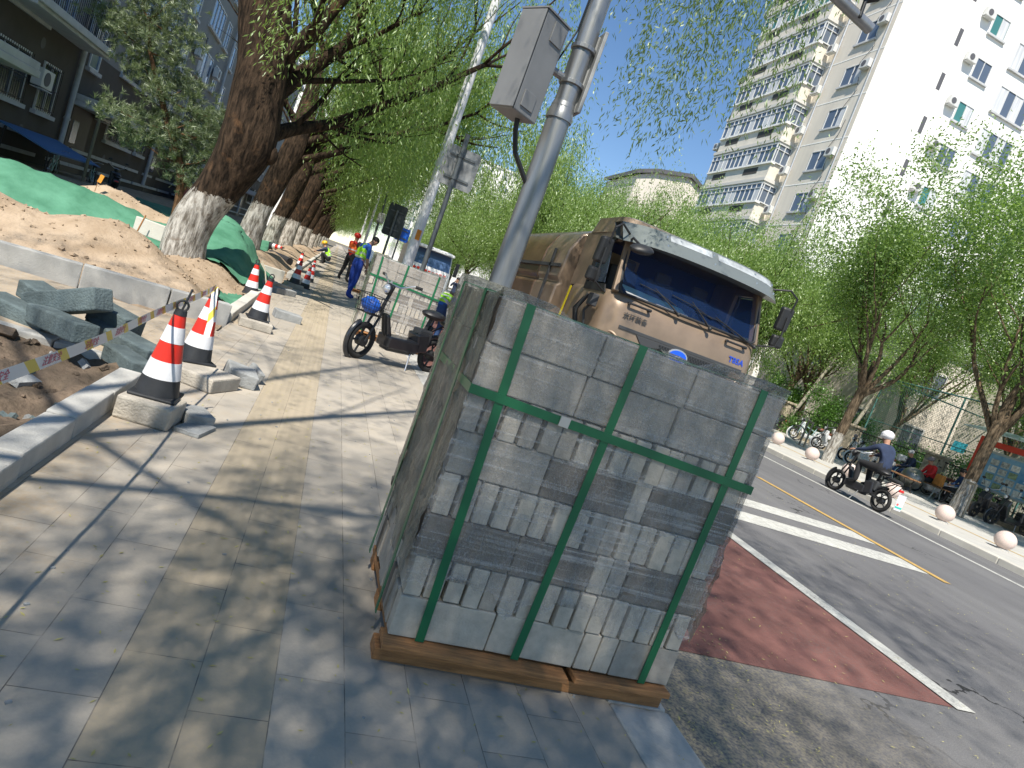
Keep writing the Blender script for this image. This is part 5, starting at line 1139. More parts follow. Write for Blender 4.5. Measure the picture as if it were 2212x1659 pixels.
# hoses and step cluster behind the cab side
g = MB(); rr2 = random.Random(6)
for k in range(7): y = 8.0+rr2.uniform(-.3, .4); g.tube([(TX0-.06, y, 1.75-rr2.uniform(0, .1)), (TX0-.13, y+rr2.uniform(-.1, .1), 1.5), (TX0-.05, y+rr2.uniform(-.1, .1), 1.2)], rr2.uniform(.012, .022), 6)
g.build('hoses', M_plast, t, smooth=True); MB().box((TX0-.10, 7.85, 1.66), (.10, .14, .16)).build('side_lamp', M_plastg, t, bevel=.015)
MB().box((TX0-.035, 9.02, 1.4), (.02, .03, .8), rot(6, 0, 0)).build('yellow_tube', mat('safety_yellow', (.62, .50, .02), .5), t)
# sweeper body with rounded shoulder
prof = [(TX0-.12, .75), (TX0-.12, 1.75), (TX0-.06, 1.80), (TX0-.12, 1.88), (TX0-.10, 2.30), (TX0+.02, 2.58), (TX0+.30, 2.74), (TX0+.9, 2.80), (TX1-.9, 2.80), (TX1-.30, 2.74), (TX1-.02, 2.58), (TX1+.08, 2.3), (TX1+.08, .75)]
MB().prism(prof, 'y', 9.42, 10.5).build('front_body', M_bronze, t, smooth=True, bevel=.03); MB().prism([(a, b) for a, b in prof], 'y', 10.53, 13.6).build('tank', M_body, t, smooth=True, bevel=.03)
MB().prism([(a, b-.02) for a, b in prof[:6]]+[(TX0+.1, 2.4), (TX0+.1, .8)], 'y', 11.9, 13.62).build('pale_panel', mat('panel_olive', (.32, .31, .24), .5, .2, var=.2, scale=2), t) if False else None
g = MB(); g.b2((TX0-.15, 9.45, 2.02), (TX0-.125, 13.5, 2.07)); g.b2((TX0-.15, 9.9, 1.0), (TX0-.12, 9.96, 2.3)); g.b2((TX0-.15, 12.0, 1.0), (TX0-.12, 12.06, 2.3)); g.build('ribs', M_plastg, t)
MB().b2((TX0+.2, 8.0, .2), (TX1-.2, 13.5, .75)).build('chassis', M_plast, t)
def truck_wheel(par, x, y, z, r, w_):
    g = MB().lathe([(r*.62, -w_/2), (r*.95, -w_/2), (r, -w_*.35), (r, w_*.35), (r*.95, w_/2), (r*.62, w_/2)], 28, (x, y, z), rot(0, 90, 0)); wh = g.build('wheel', M_rub, par, smooth=True)
    MB().lathe([(r*.2, -w_*.3), (r*.60, -w_*.46), (r*.62, w_*.46), (r*.2, w_*.3)], 20, (x, y, z), rot(0, 90, 0)).build('rim', M_alu, wh, smooth=True)
for x in (TX0+.17, TX1-.17):
    for y in (8.35, 12.4): truck_wheel(t, x, y, .30, .42, .26)

# white truck further down the road
t = empty('white_truck', (0, 0, 0), 0, 'white flat fronted truck with red lettering strip parked beyond the second pallet', 'truck')
wx0, wx1, wy = 3.75, 6.0, 36.0
M_tw2 = mat('truck_white', (.78, .79, .80), .35, coat=.4)
g = MB(); loft(g, [rrect(wx0, wx1, wy, wy+2., .2, .3), rrect(wx0, wx1, wy-.04, wy+2, .22, 1.55), rrect(wx0+.04, wx1-.04, wy+.05, wy+2, .22, 1.75), rrect(wx0+.1, wx1-.1, wy+.35, wy+2, .22, 2.5), rrect(wx0+.14, wx1-.14, wy+.4, wy+2, .25, 2.72)]); g.build('cab', M_tw2, t, smooth=True)
MB().add([(wx0+.12, wy-.0, 1.66), (wx1-.12, wy-.0, 1.66), (wx1-.2, wy+.30, 2.5), (wx0+.2, wy+.30, 2.5)], [(0, 1, 2, 3)]).build('windscreen', M_glassb, t); MB().b2((wx0+.1, wy-.10, 2.52), (wx1-.1, wy+.5, 2.66)).build('visor', M_tw2, t, bevel=.03)
g = MB(); rr2 = random.Random(2)
for k in range(9): g.box((wx0+.25+k*.21, wy-.05, 1.40+.02*math.sin(k)), (.15, .012, .13), rot(0, rr2.uniform(-15, 15), 0))
g.build('red_lettering', mat('lettering_red', (.7, .05, .02), .5), t)
MB().b2((wx0-.02, wy+2.2, .5), (wx1+.02, wy+7.5, 2.75)).build('load_body', mat('load_grey', (.3, .3, .29), .6), t, bevel=.04)
for s_, x in ((-1, wx0-.22), (1, wx1+.22)): MB().box((x, wy+.1, 1.95), (.2, .1, .75)).box((x-.1*s_, wy+.15, 2.25), (.2, .03, .03)).build('mirror', M_plast, t, bevel=.02)
for x in (wx0+.15, wx1-.15):
    for y in (wy+1, wy+5.8): truck_wheel(t, x, y, .3, .42, .25)
MB().b2((wx0+.05, wy-.08, .15), (wx1-.05, wy+.3, .5)).build('bumper', M_plastg, t, bevel=.03)
for i, (x, y, c, lb_) in enumerate([(6.0, 46, (.03, .2, .6), 'small bright blue three-wheeled cart beyond the man in dark clothes'), (4.9, 56, (.6, .6, .6), 'pale van far behind the white truck')]):
    t = empty('parked_van', (x, y, ROAD), 0, lb_, 'van'); m = mat(f'van_paint_{("blue", "pale")[i]}', c, .4); s_ = .7 if i == 0 else 1.
    g = MB(); g.prism([(0, .3), (0, .95), (.45, 1.75), (4., 1.8), (4.1, .3)], 'x', -.85*s_, .85*s_); g.build('body', m, t, bevel=.08); MB().add([(-.7*s_, .03, 1.0), (.7*s_, .03, 1.0), (.65*s_, .42, 1.68), (-.65*s_, .42, 1.68)], [(0, 1, 2, 3)]).build('windscreen', M_glass, t)
    for xx in (-.7*s_, .7*s_):
        for yy in (.7, 3.3): truck_wheel(t, xx, yy, .33, .33, .2)

# ================================================================== TWO-WHEELERS   (local: forward = +y, ground z=0)
M_spoke = mat('spoke', (.5, .5, .5), .3, .8); M_lamp = mat('lamp_lens', (.6, .62, .64), .08, .5); M_taill = mat('tail_red', (.6, .02, .02), .3); M_bluebag = mat('blue_bag', (.02, .12, .55), .5, var=.5, scale=25)
def bike_wheel(par, y, r, name, w_=.05, spokes=True, M=None, rim=M_plast, ang=0.):
    t_ = MB().torus((0, 0, 0), r-w_/2, w_/2, rot(0, 90, 0), 32, 10); o = t_.build(name, M_rub, par, smooth=True); o.location = (0, y, r); o.rotation_euler = (0, 0, R(ang))
    g = MB().torus((0, 0, 0), r-w_*1.1, .009, rot(0, 90, 0), 28, 6); g.cyl((-.05, 0, 0), (.05, 0, 0), .035 if spokes else .07, n=12)
    for k in range(10 if spokes else 5): a = 2*math.pi*k/(10 if spokes else 5); g.cyl((0, 0, 0), (0, (r-w_)*math.cos(a), (r-w_)*math.sin(a)), .003 if spokes else .014, n=5)
    g.build('rim', rim, o); return o
def make_moped(paint, seatm, basket=True, box=None, name='electric_bicycle', blue=False, shell=False, steer=0., rim=M_plast):
    t = empty(name); r = .235
    fw = bike_wheel(t, .62, r, 'front_wheel', .065, False, rim=rim, ang=steer); bike_wheel(t, -.60, r, 'rear_wheel', .07, False, rim=rim)
    c, s_ = math.cos(R(steer)), math.sin(R(steer))
    def st(p): return (p[0]*c-(p[1]-.62)*s_, .62+p[0]*s_+(p[1]-.62)*c, p[2])
    g = MB()
    for x in (-.055, .055): g.tube([st((x, .62, r)), st((x, .53, .50)), st((x*.8, .47, .66))], .016, 8)
    g.tube([st((0, .47, .62)), st((0, .40, .86)), st((0, .37, .98))], .022, 10); g.build('fork', M_plast, t, smooth=True)
    g = MB(); g.torus(st((0, .62, r)), r+.03, .028, rot(0, 90, steer) if True else None, 16, 8, 20, 150); g.build('front_fender', paint, t, smooth=True)
    g = MB(); g.tube([(0, .42, .62), (0, .34, .42), (0, .22, .30), (0, -.18, .28), (0, -.34, .42), (0, -.42, .62)], .032, 10); g.tube([(.05, -.2, .3), (.06, -.6, r)], .02, 8); g.tube([(-.05, -.2, .3), (-.06, -.6, r)], .02, 8); g.tube([(0, -.3, .4), (0, -.36, .72)], .026, 8); g.build('frame', M_plast, t, smooth=True)
    g = MB(); g.box((0, .05, .30), (.25, .52, .16)); g.box((0, .05, .21), (.18, .44, .05)); g.box((0, -.27, .38), (.22, .20, .26), rot(-12, 0, 0)); g.prism([(.28, .30), (.42, .60), (.37, .64), (.22, .36)], 'x', -.06, .06); g.build('battery_deck', paint, t, bevel=.025)
    if shell: MB().prism([(.36, .34), (.46, .66), (.40, .86), (.34, .84), (.30, .5), (.26, .36)], 'x', -.17, .17).build('leg_shield', paint, t, bevel=.04); MB().prism([(-.20, .30), (-.16, .62), (-.82, .66), (-.88, .52), (-.62, .36)], 'x', -.13, .13).build('tail_shell', paint, t, bevel=.05)
    else: g = MB(); g.box((0, -.30, .46), (.15, .24, .20)); g.build('controller_box', M_plastg, t, bevel=.02); MB().box((.121, .03, .33), (.004, .10, .045)).build('red_mark', M_taill, t)
    g = MB().ball((0, -.38, .77), .15, 16, (.95, 1.25, .42)); g.box((0, -.38, .745), (.14, .24, .03)); g.build('saddle', seatm, t, smooth=True)
    g = MB().ball((0, -.72, .70), .13, 14, (.95, 1.2, .36)); g.build('rear_seat', seatm, t, smooth=True); g = MB()
    for x in (-.08, .08): g.tube([(x, -.50, .52), (x, -.68, .64), (x, -.88, .64)], .010, 6); g.tube([(x, -.86, .64), (x*.9, -.6, r)], .009, 6)
    g.build('rear_rack', M_plast, t, smooth=True)
    g = MB().torus((0, -.60, r), r+.03, .030, rot(0, 90, 0), 16, 8, 30+60, 190); g.build('rear_fender', paint, t, smooth=True)
    hb = [st((-.32, .24, 1.06)), st((-.24, .30, 1.06)), st((-.10, .36, .98)), st((0, .37, .98)), st((.10, .36, .98)), st((.24, .30, 1.06)), st((.32, .24, 1.06))]
    hbo = MB().tube(hb, .012, 8).build('handlebar', M_alu, t, smooth=True)
    for a, b in ((0, 1), (6, 5)): q = Vector(hb[a]); w_ = Vector(hb[b]); MB().cyl(q, q.lerp(w_, .9), .019, n=10).build('grip', M_plast, hbo)
    for s2 in ((-1, 1) if not basket else ()): MB().tube([st((.2*s2, .33, 1.05)), st((.24*s2, .36, 1.16)), st((.26*s2, .37, 1.22))], .006, 6).build('mirror_stem', M_plast, hbo); MB().ball(st((.27*s2, .37, 1.25)), .05, 12, (1.2, .3, .8)).build('mirror', M_plast, hbo)
    hl = MB().ball(st((0, .46, .92)), .075, 16, (1, .8, 1)).build('headlight', M_plast, t, smooth=True); MB().ball(st((0, .495, .92)), .062, 14, (1, .6, 1)).build('lens', M_lamp, hl, smooth=True)
    MB().box((0, -.93, .56), (.12, .03, .05)).build('tail_light', M_taill, t, bevel=.01)
    g = MB().cyl((-.1, -.12, .27), (-.19, -.05, .0), .010, n=6); g.build('kickstand', M_alu, t)
    g = MB().cyl((.09, -.08, .24), (.22, -.08, .24), .012, n=6); g.box((.22, -.08, .24), (.03, .09, .02)); g.cyl((-.09, -.08, .24), (-.2, -.08, .24), .012, n=6); g.build('pedal', M_plast, t)
    if basket:
        g = MB(); z0, z1 = .58, .80; 
        def ring(z, a, b, rad=.005):
            P = [st((-a, .56, z)), st((a, .56, z)), st((a, .56+b, z)), st((-a, .56+b, z)), st((-a, .56, z))]; g.tube(P, rad, 5)
        for k in range(5): u = k/4; ring(z0+(z1-z0)*u, .13+.035*u, .20+.04*u, .006 if k in (0, 4) else .003)
        for k in range(9): u = -1+k/4; g.tube([st((.13*u, .56, z0)), st((.165*u, .56, z1))], .003, 4); g.tube([st((.13*u, .76, z0)), st((.165*u, .80, z1))], .003, 4)
        for k in range(7): u = k/6; 
        for k in range(6): u = k/5; g.tube([st((-.13, .56+.2*u, z0)), st((-.165, .56+.24*u, z1))], .003, 4); g.tube([st((.13, .56+.2*u, z0)), st((.165, .56+.24*u, z1))], .003, 4); g.tube([st((-.13, .56+.2*u, z0)), st((.13, .56+.2*u, z0))], .003, 4)
        b_ = g.build('basket', M_plast, t)
    if box: MB().box((0, -.98, .86), (.34, .30, .27)).build('top_box', box, t, bevel=.06)
    return t
M_scb = mat('scooter_black', (.025, .026, .03), .3, coat=.4); M_scw = mat('scooter_white', (.75, .75, .76), .3, coat=.5); M_seat = mat('saddle_black', (.02, .02, .022), .45); M_seatb = mat('saddle_brown', (.16, .05, .03), .5)
eb = make_moped(M_scb, M_seat, True, steer=12.); front = Vector((.68, 8.22)); rear = Vector((1.50, 8.80)); d = (front-rear).normalized(); mid = (front+rear)/2
eb.location = (mid.x, mid.y, 0); eb.rotation_euler = (0, R(-2), math.atan2(-d.x, d.y)); tag(eb, 'black electric bicycle with wire basket and round headlight parked on the pavement', 'electric bicycle')
c_, s_ = math.cos(eb.rotation_euler.z), math.sin(eb.rotation_euler.z)
def ebw(p): return (mid.x+p[0]*c_-p[1]*s_, mid.y+p[0]*s_+p[1]*c_, p[2])
bb = bpy.data.objects.new('blue_bag', MB().ball((0, 0, 0), .13, 20, (1.05, .8, .75)).build('tmp', M_bluebag, smooth='all').data); COL.objects.link(bb); bpy.data.objects.remove(bpy.data.objects['tmp']); bb.location = ebw((-.02, .66, .68)); bb.rotation_euler = (0, 0, eb.rotation_euler.z)
me = bb.data
for v in me.vertices: n = 1+.12*math.sin(v.co.x*60)*math.sin(v.co.y*47+1)*math.sin(v.co.z*53); v.co *= n
tag(bb, 'crumpled bright blue plastic bag in the basket of the black electric bicycle', 'bag')
rb_ = make_moped(M_scb, M_seat, False, name='electric_moped', steer=0); rb_.location = (11.25, 10.78, ROAD); rb_.rotation_euler = (0, R(2), R(1)); tag(rb_, 'black electric moped ridden along the road by the man in the white helmet', 'moped')
pt = MB().box((0, -1.0, .42), (.20, .012, .16)).build('number_plate', M_sw, rb_); MB().box((0, -1.008, .26), (.18, .010, .14)).build('sticker', M_sw, pt); MB().box((0, -1.015, .25), (.175, .004, .035)).build('green_stripe', mat('plate_green', (.05, .55, .45), .5), pt); MB().box((-.05, -1.015, .305), (.05, .004, .04)).build('red_stripe', mat('plate_red', (.7, .12, .1), .5), pt)
sw = make_moped(M_scw, M_seatb, False, M_scw, 'scooter', shell=True, rim=M_scw); sb = make_moped(M_scb, M_seat, False, None, 'scooter', shell=True)
def place(o, first, x, y, rz, lb_, cat='scooter', grp='scooters and bicycles parked by the far railings'):
    q = o if first else copy_tree(o); q.location = (x, y, 0); q.rotation_euler = (0, 0, R(rz)); tag(q, lb_, cat, grp); return q
place(sw, True, 20.6, 23.2, 65, 'white scooter with brown seat and white top box, left of the leaning tree')
place(sw, False, 20.9, 22.2, 80, 'white scooter standing right of the one with the box, against the leaning tree')
place(sw, False, 20.4, 19.6, 60, 'white scooter just right of the leaning tree, behind the rider'); place(sw, False, 20.6, 20.3, 75, 'white scooter second from the leaning tree toward the stone pillar')
place(sw, False, 20.6, 16.9, 70, 'white scooter standing behind the bench, left of the seated people')
place(sb, True, 20.4, 26.0, 70, 'black scooter at the left end of the parked row beside the truck mirror'); place(sb, False, 20.5, 18.6, 80, 'black scooter behind the rider, right of the white ones'); place(sb, False, 20.7, 17.8, 60, 'black scooter nearer the stone pillar')
place(sb, False, 20.5, 14.9, 100, 'black scooter in shade right of the seated people'); place(sb, False, 20.6, 14.2, 80, 'black scooter in shade beside the red post of the notice board')
def make_bicycle():
    t = empty('bicycle'); r = .33; m = mat('bicycle_mint', (.42, .62, .62), .35, coat=.4)
    bike_wheel(t, .53, r, 'front_wheel', .035, True, rim=M_spoke); bike_wheel(t, -.53, r, 'rear_wheel', .035, True, rim=M_spoke)
    g = MB(); g.tube([(0, .53, r), (0, .42, .68), (0, .38, .82)], .013, 8); g.tube([(0, .40, .74), (0, -.16, .60)], .014, 8); g.tube([(0, .41, .66), (0, .1, .42), (0, -.05, .28)], .016, 8); g.tube([(0, -.05, .28), (0, -.20, .78)], .015, 8); g.tube([(0, -.05, .28), (0, -.53, r), (0, -.17, .66)], .010, 8); g.build('frame', m, t, smooth=True)
    MB().tube([(-.28, .26, .98), (-.12, .36, .98), (0, .38, .92), (.12, .36, .98), (.28, .26, .98)], .011, 8).build('handlebar', M_alu, t, smooth=True); MB().ball((0, -.22, .82), .11, 12, (.8, 1.2, .35)).build('saddle', M_seat, t, smooth=True)
    MB().torus((0, -.53, r), r+.02, .012, rot(0, 90, 0), 16, 6, 40, 180).torus((0, .53, r), r+.02, .012, rot(0, 90, 0), 16, 6, 10, 130).build('fender', m, t, smooth=True); MB().cyl((-.12, -.05, .28), (.12, -.05, .28), .012, n=6).build('pedal', M_plast, t); return t
bc = make_bicycle(); place(bc, True, 20.1, 22.6, 75, 'mint framed bicycle leaning among the white scooters left of the tree', 'bicycle'); place(bc, False, 20.2, 17.3, 80, 'bicycle standing directly behind the rider by the metal hoop', 'bicycle')
place(bc, False, -8.7, 24.2, 10, 'bicycle parked under the blue awning at the grey block', 'bicycle', None); place(bc, False, -8.4, 26.6, 25, 'bicycle parked right of the blue awning', 'bicycle', None); place(sb, False, -8.2, 28.3, 20, 'dark scooter parked in the shade by the grey block', 'scooter', None)
place(sb, False, -3.4, 31, 60, 'dark scooter among the willow trunks in front of the red hoarding', 'scooter', None)
# ================================================================== FAR SIDE STREET FURNITURE
M_ball = mat('bollard_granite', (.60, .49, .44), .75, var=.14, scale=60, bump=.1, bscale=120); M_stonew = mat('pillar_stone', (.42, .36, .27), .92, var=.3, scale=7, bump=.9, bscale=14)
for i, y in enumerate((9.55, 10.95, 12.4, 13.85, 15.3, 16.85, 5.4, 6.8)):
    lb_ = ['round granite bollard nearest to the right frame edge of the row', 'granite ball bollard second from the right edge, below the leaning tree', 'granite ball bollard just right of the moped number plate', 'granite ball bollard half hidden behind the rider', 'granite ball bollard left of the rider, in front of the tree', 'granite ball bollard farthest left, next to the block pallet'][i] if i < 6 else None
    if i >= 6: continue
    b = empty('ball_bollard', (13.95, y, 0), 0, lb_, 'bollard', 'granite ball bollards along the far kerb')
    MB().ball((0, 0, .205), .195, 28, (1, 1, .97)).build('ball', M_ball, b, smooth='all'); MB().lathe([(.12, 0), (.12, .02), (.085, .035)], 20).build('base_ring', M_kerb, b)
b = empty('steel_ball', (18.9, 16.35, 0), 0, 'large dull metal ball on a short stand in front of the seated people', 'sculpture')
MB().ball((0, 0, .44), .34, 32).build('ball', mat('dull_metal', (.27, .26, .23), .38, .85, var=.2, scale=3), b, smooth='all'); MB().cyl((0, 0, 0), (0, 0, .15), .12).build('stand', M_plastg, b)
def bench(loc, rz, label, L_=1.7, legm=None):
    t = empty('bench', loc, R(rz), label, 'bench'); 
    for k in range(3): MB().box((0, -.14+.14*k, .43), (L_, .11, .035)).build('slat', mat('bench_wood', (.22, .11, .05), .8, var=.25, scale=6), t, bevel=.008)
    for x in (-L_*.36, L_*.36): MB().tube([(x, -.2, 0), (x, -.12, .24), (x, -.17, .41), (x, .17, .41), (x, .12, .24), (x, .2, 0)], .022, 8).build('leg', legm or M_plast, t, smooth=True)
    return t
bench((18.2, 16.35, 0), 78, 'backless wooden bench with curved black legs behind the moped', 1.9); bench((20.0, 16.95, 0), 82, 'bench carrying the two seated people, red jacket and dark jacket', 2.2, mat('leg_concrete', (.35, .36, .33), .9))
M_hoop = mat('hoop_steel', (.24, .22, .18), .5, .5)
for i, (x, y, lb_) in enumerate([(17.6, 13.35, 'steel parking hoop right of the leaning tree, below the blue board'), (18.0, 17.0, 'steel parking hoop between the rider and the bench'), (17.9, 20.2, 'steel parking hoop left of the leaning tree with white foot')]):
    h = empty('parking_hoop', (x, y, 0), R(80), lb_, 'bicycle rack', 'steel parking hoops'); g = MB(); g.b2((-.05, -.03, 0), (.0, .03, 1.0)); g.b2((.28, -.03, 0), (.33, .03, 1.0)); g.b2((.002, -.028, .94), (.278, .028, 1.0)); g.build('hoop', M_hoop, h, bevel=.01); MB().box((.14, 0, .008), (.5, .12, .016)).build('foot_plate', M_hoop, h)
# notice board with red frame
nb = empty('notice_board', (21.0, 15.9, 0), 0, 'blue notice board in a red frame with a pale roof by the right edge', 'notice board'); M_rf = mat('frame_red', (.58, .055, .03), .45)
g = MB().b2((-.06, .38, 0), (.06, .5, 2.5)); g.b2((-.06, -3.7, 0), (.06, -3.58, 2.5)); g.b2((-.055, -3.58, 2.25), (.055, .38, 2.44)); g.build('frame', M_rf, nb, bevel=.01)
MB().box((0, -1.6, 2.75), (1.2, 4.8, .04), rot(0, -10, 0)).build('roof', mat('roof_sheet', (.45, .58, .58), .3, alpha=.8), nb)
pm = mat('board_blue', (.05, .22, .45), .35, col2=(.30, .50, .62), scale=1.6); pn = MB().b2((-.02, -3.2, .95), (.02, .05, 2.05)).build('panel', pm, nb)
g = MB().b2((-.035, -3.28, .88), (.035, .13, .95)); g.b2((-.035, -3.28, 2.05), (.035, .13, 2.12)); g.b2((-.035, .05, .95), (.035, .13, 2.05)); g.build('panel_frame', mat('board_frame', (.40, .46, .48), .4, .5), nb)
rr3 = random.Random(12); pmats = [mat('photo_green', (.22, .30, .18), .5, var=.5, scale=12), mat('photo_grey', (.40, .42, .40), .5, var=.5, scale=12), mat('photo_pale', (.6, .62, .6), .5, var=.3, scale=12)]
for r_ in range(4):
    for k in range(9):
        if (r_ < 2 and 2 < k < 8): continue
        y = -.12-k*.34; z = 1.90-r_*.24; MB().b2((-.026, y-.27, z-.19), (-.021, y, z)).build('photo', pmats[rr3.randint(0, 2)], pn)
MB().b2((-.026, -2.5, 1.76), (-.021, -1.2, 1.90)).build('heading', mat('heading_orange', (.55, .33, .18), .5), pn)
for k in range(4): MB().b2((-.026, -2.4, 1.66-k*.06), (-.021, -1.3, 1.68-k*.06)).build('text_line', M_sw, pn)
MB().b2((20.9, 12.6, .25), (20.95, 13.6, .75)).build('tmp2', M_sw); lb = bpy.data.objects['tmp2']; lb.name = 'small_sign'; lb.data.materials[0] = mat('sign_lime', (.25, .6, .18), .5, col2=(.5, .75, .6), scale=3); tag(lb, 'small lime green sign low on the railing at the right edge', 'sign')
# stone base, pillars and black railing
w_ = MB(); w_.b2((21.3, -2, -.1), (21.6, 60, .38)); w = w_.build('low_wall', M_stonew); tag(w, 'low rough stone wall under the black railing on the far side', 'wall')
for i, y in enumerate((13.1, 17.6, 21.6, 25.9, 30.4)):
    p = MB().b2((21.18, y, 0), (21.62, y+.62, 1.35)); p.b2((21.12, y-.06, 1.352), (21.68, y+.68, 1.45)); tag(p.build('stone_pillar', M_stonew, bevel=.02), ['stone pillar below the blue notice board', 'stone pillar right behind the rider, seen through the mesh', 'stone pillar beside the leaning tree with the white foot', 'stone pillar left of the white scooters', 'farthest stone pillar beside the truck mirror'][i], 'pillar', 'stone pillars of the far railing')
f = empty('metal_railing', (21.45, 0, 0), 0, 'black metal railing on the low stone wall along the far pavement', 'railing'); g = MB()
for k in range(330): g.cyl((0, 3+k*.13, .38), (0, 3+k*.13, 1.28), .009, n=4)
f1 = g.build('bars', M_plast, f); tag(f1, kind='stuff'); g = MB(); g.b2((-.015, 3, 1.24), (.015, 46, 1.28)); g.b2((-.015, 3, .5), (.015, 46, .53)); g.build('rail', M_plast, f)
# tall green court fence with diamond mesh
cf_ = empty('court_fence', (22.3, 0, 0), 0, 'tall green wire mesh fence of the sports court behind the seated people', 'fence'); M_fg = mat('fence_green', (.10, .24, .22), .5, .3)
for y in (12.2, 15.4, 18.6, 22.3): MB().cyl((0, y, 0), (0, y, 3.72), .035, n=8).build('post', M_fg, cf_, smooth=True)
g = MB().cyl((0, 12.2, 3.70), (0, 22.3, 3.70), .03, n=8); g.cyl((0, 12.2, 1.9), (0, 22.3, 1.9), .02, n=6); g.cyl((0, 22.3, 3.68), (7, 22.3, 3.68), .03, n=8); g.build('top_rail', M_fg, cf_)
g = MB(); st_ = .085; y0, y1, H_ = 12.2, 22.3, 3.7
def wire(a, b): g.bar((0, a[0], a[1]), (0, b[0], b[1]), .005)
k = y0-H_
while k < y1:
    a = (max(k, y0), max(0, y0-k)); b = (min(k+H_, y1), min(H_, y1-k)); 
    if b[0] > a[0]: wire(a, b); wire((y0+y1-a[0], a[1]), (y0+y1-b[0], b[1]))
    k += st_*1.414
g.build('wire_mesh', M_fg, cf_)
for k, (yy, zz) in enumerate([(19.6, 2.0), (16.9, 1.7)]):
    b = MB().box((24.2+k, yy, zz), (.04, .5, .4), rot(0, 8, 10)); tag(b.build('training_board', mat(('cloth_teal', 'cloth_sky')[k], ((.03, .32, .42), (.25, .45, .65))[k], .7)), ('teal panel', 'pale blue panel')[k]+' hanging inside the sports court behind the mesh', 'panel')

# ================================================================== PEOPLE
M_skin = mat('skin', (.42, .23, .15), .6); M_hairb = mat('hair_black', (.012, .010, .010), .7); M_hairw = mat('hair_white', (.5, .5, .5), .8)
def skin_obj(verts, edges, radii, sub=2):
    me = bpy.data.meshes.new('sk'); me.from_pydata([tuple(v) for v in verts], edges, []); o = bpy.data.objects.new('sk', me); COL.objects.link(o)
    s_ = o.modifiers.new('s', 'SKIN'); s_.use_smooth_shade = True; sv = me.skin_vertices[0].data
    for i, r in enumerate(radii): sv[i].radius = r if isinstance(r, tuple) else (r, r); sv[i].use_root = (i == 0)
    sb_ = o.modifiers.new('u', 'SUBSURF'); sb_.levels = sub; sb_.render_levels = sub
    dg = bpy.context.evaluated_depsgraph_get(); dg.update(); m2 = bpy.data.meshes.new_from_object(o.evaluated_get(dg)); bpy.data.objects.remove(o); return m2
BASE = dict(pel=(0, 0, .95), wai=(0, .01, 1.08), che=(0, .0, 1.30), nk=(0, .0, 1.47), hd=(0, .02, 1.56), ht=(0, .02, 1.68),
            sL=(-.17, 0, 1.42), eL=(-.23, -.03, 1.13), wL=(-.24, .04, .88), sR=(.17, 0, 1.42), eR=(.23, -.03, 1.13), wR=(.24, .04, .88),
            hL=(-.095, 0, .90), kL=(-.10, .02, .50), aL=(-.10, -.02, .09), tL=(-.11, .15, .035), hR=(.095, 0, .90), kR=(.10, .02, .50), aR=(.10, -.02, .09), tR=(.11, .15, .035))
RAD = dict(pel=(.145, .11), wai=(.135, .10), che=(.165, .115), nk=.052, hd=(.072, .085), ht=(.07, .082), sL=.068, eL=.045, wL=.030, sR=.068, eR=.045, wR=.030, hL=.105, kL=.075, aL=.052, tL=.038, hR=.105, kR=.075, aR=.052, tR=.035)
EDG = [('pel', 'wai'), ('wai', 'che'), ('che', 'nk'), ('nk', 'hd'), ('hd', 'ht'), ('che', 'sL'), ('sL', 'eL'), ('eL', 'wL'), ('che', 'sR'), ('sR', 'eR'), ('eR', 'wR'), ('pel', 'hL'), ('hL', 'kL'), ('kL', 'aL'), ('aL', 'tL'), ('pel', 'hR'), ('hR', 'kR'), ('kR', 'aR'), ('aR', 'tR')]
REG = {('pel', 'wai'): 'top', ('wai', 'che'): 'top', ('che', 'nk'): 'top', ('nk', 'hd'): 'skin', ('hd', 'ht'): 'skin', ('che', 'sL'): 'top', ('che', 'sR'): 'top', ('sL', 'eL'): 'top', ('sR', 'eR'): 'top', ('eL', 'wL'): 'fore', ('eR', 'wR'): 'fore', ('aL', 'tL'): 'shoe', ('aR', 'tR'): 'shoe'}
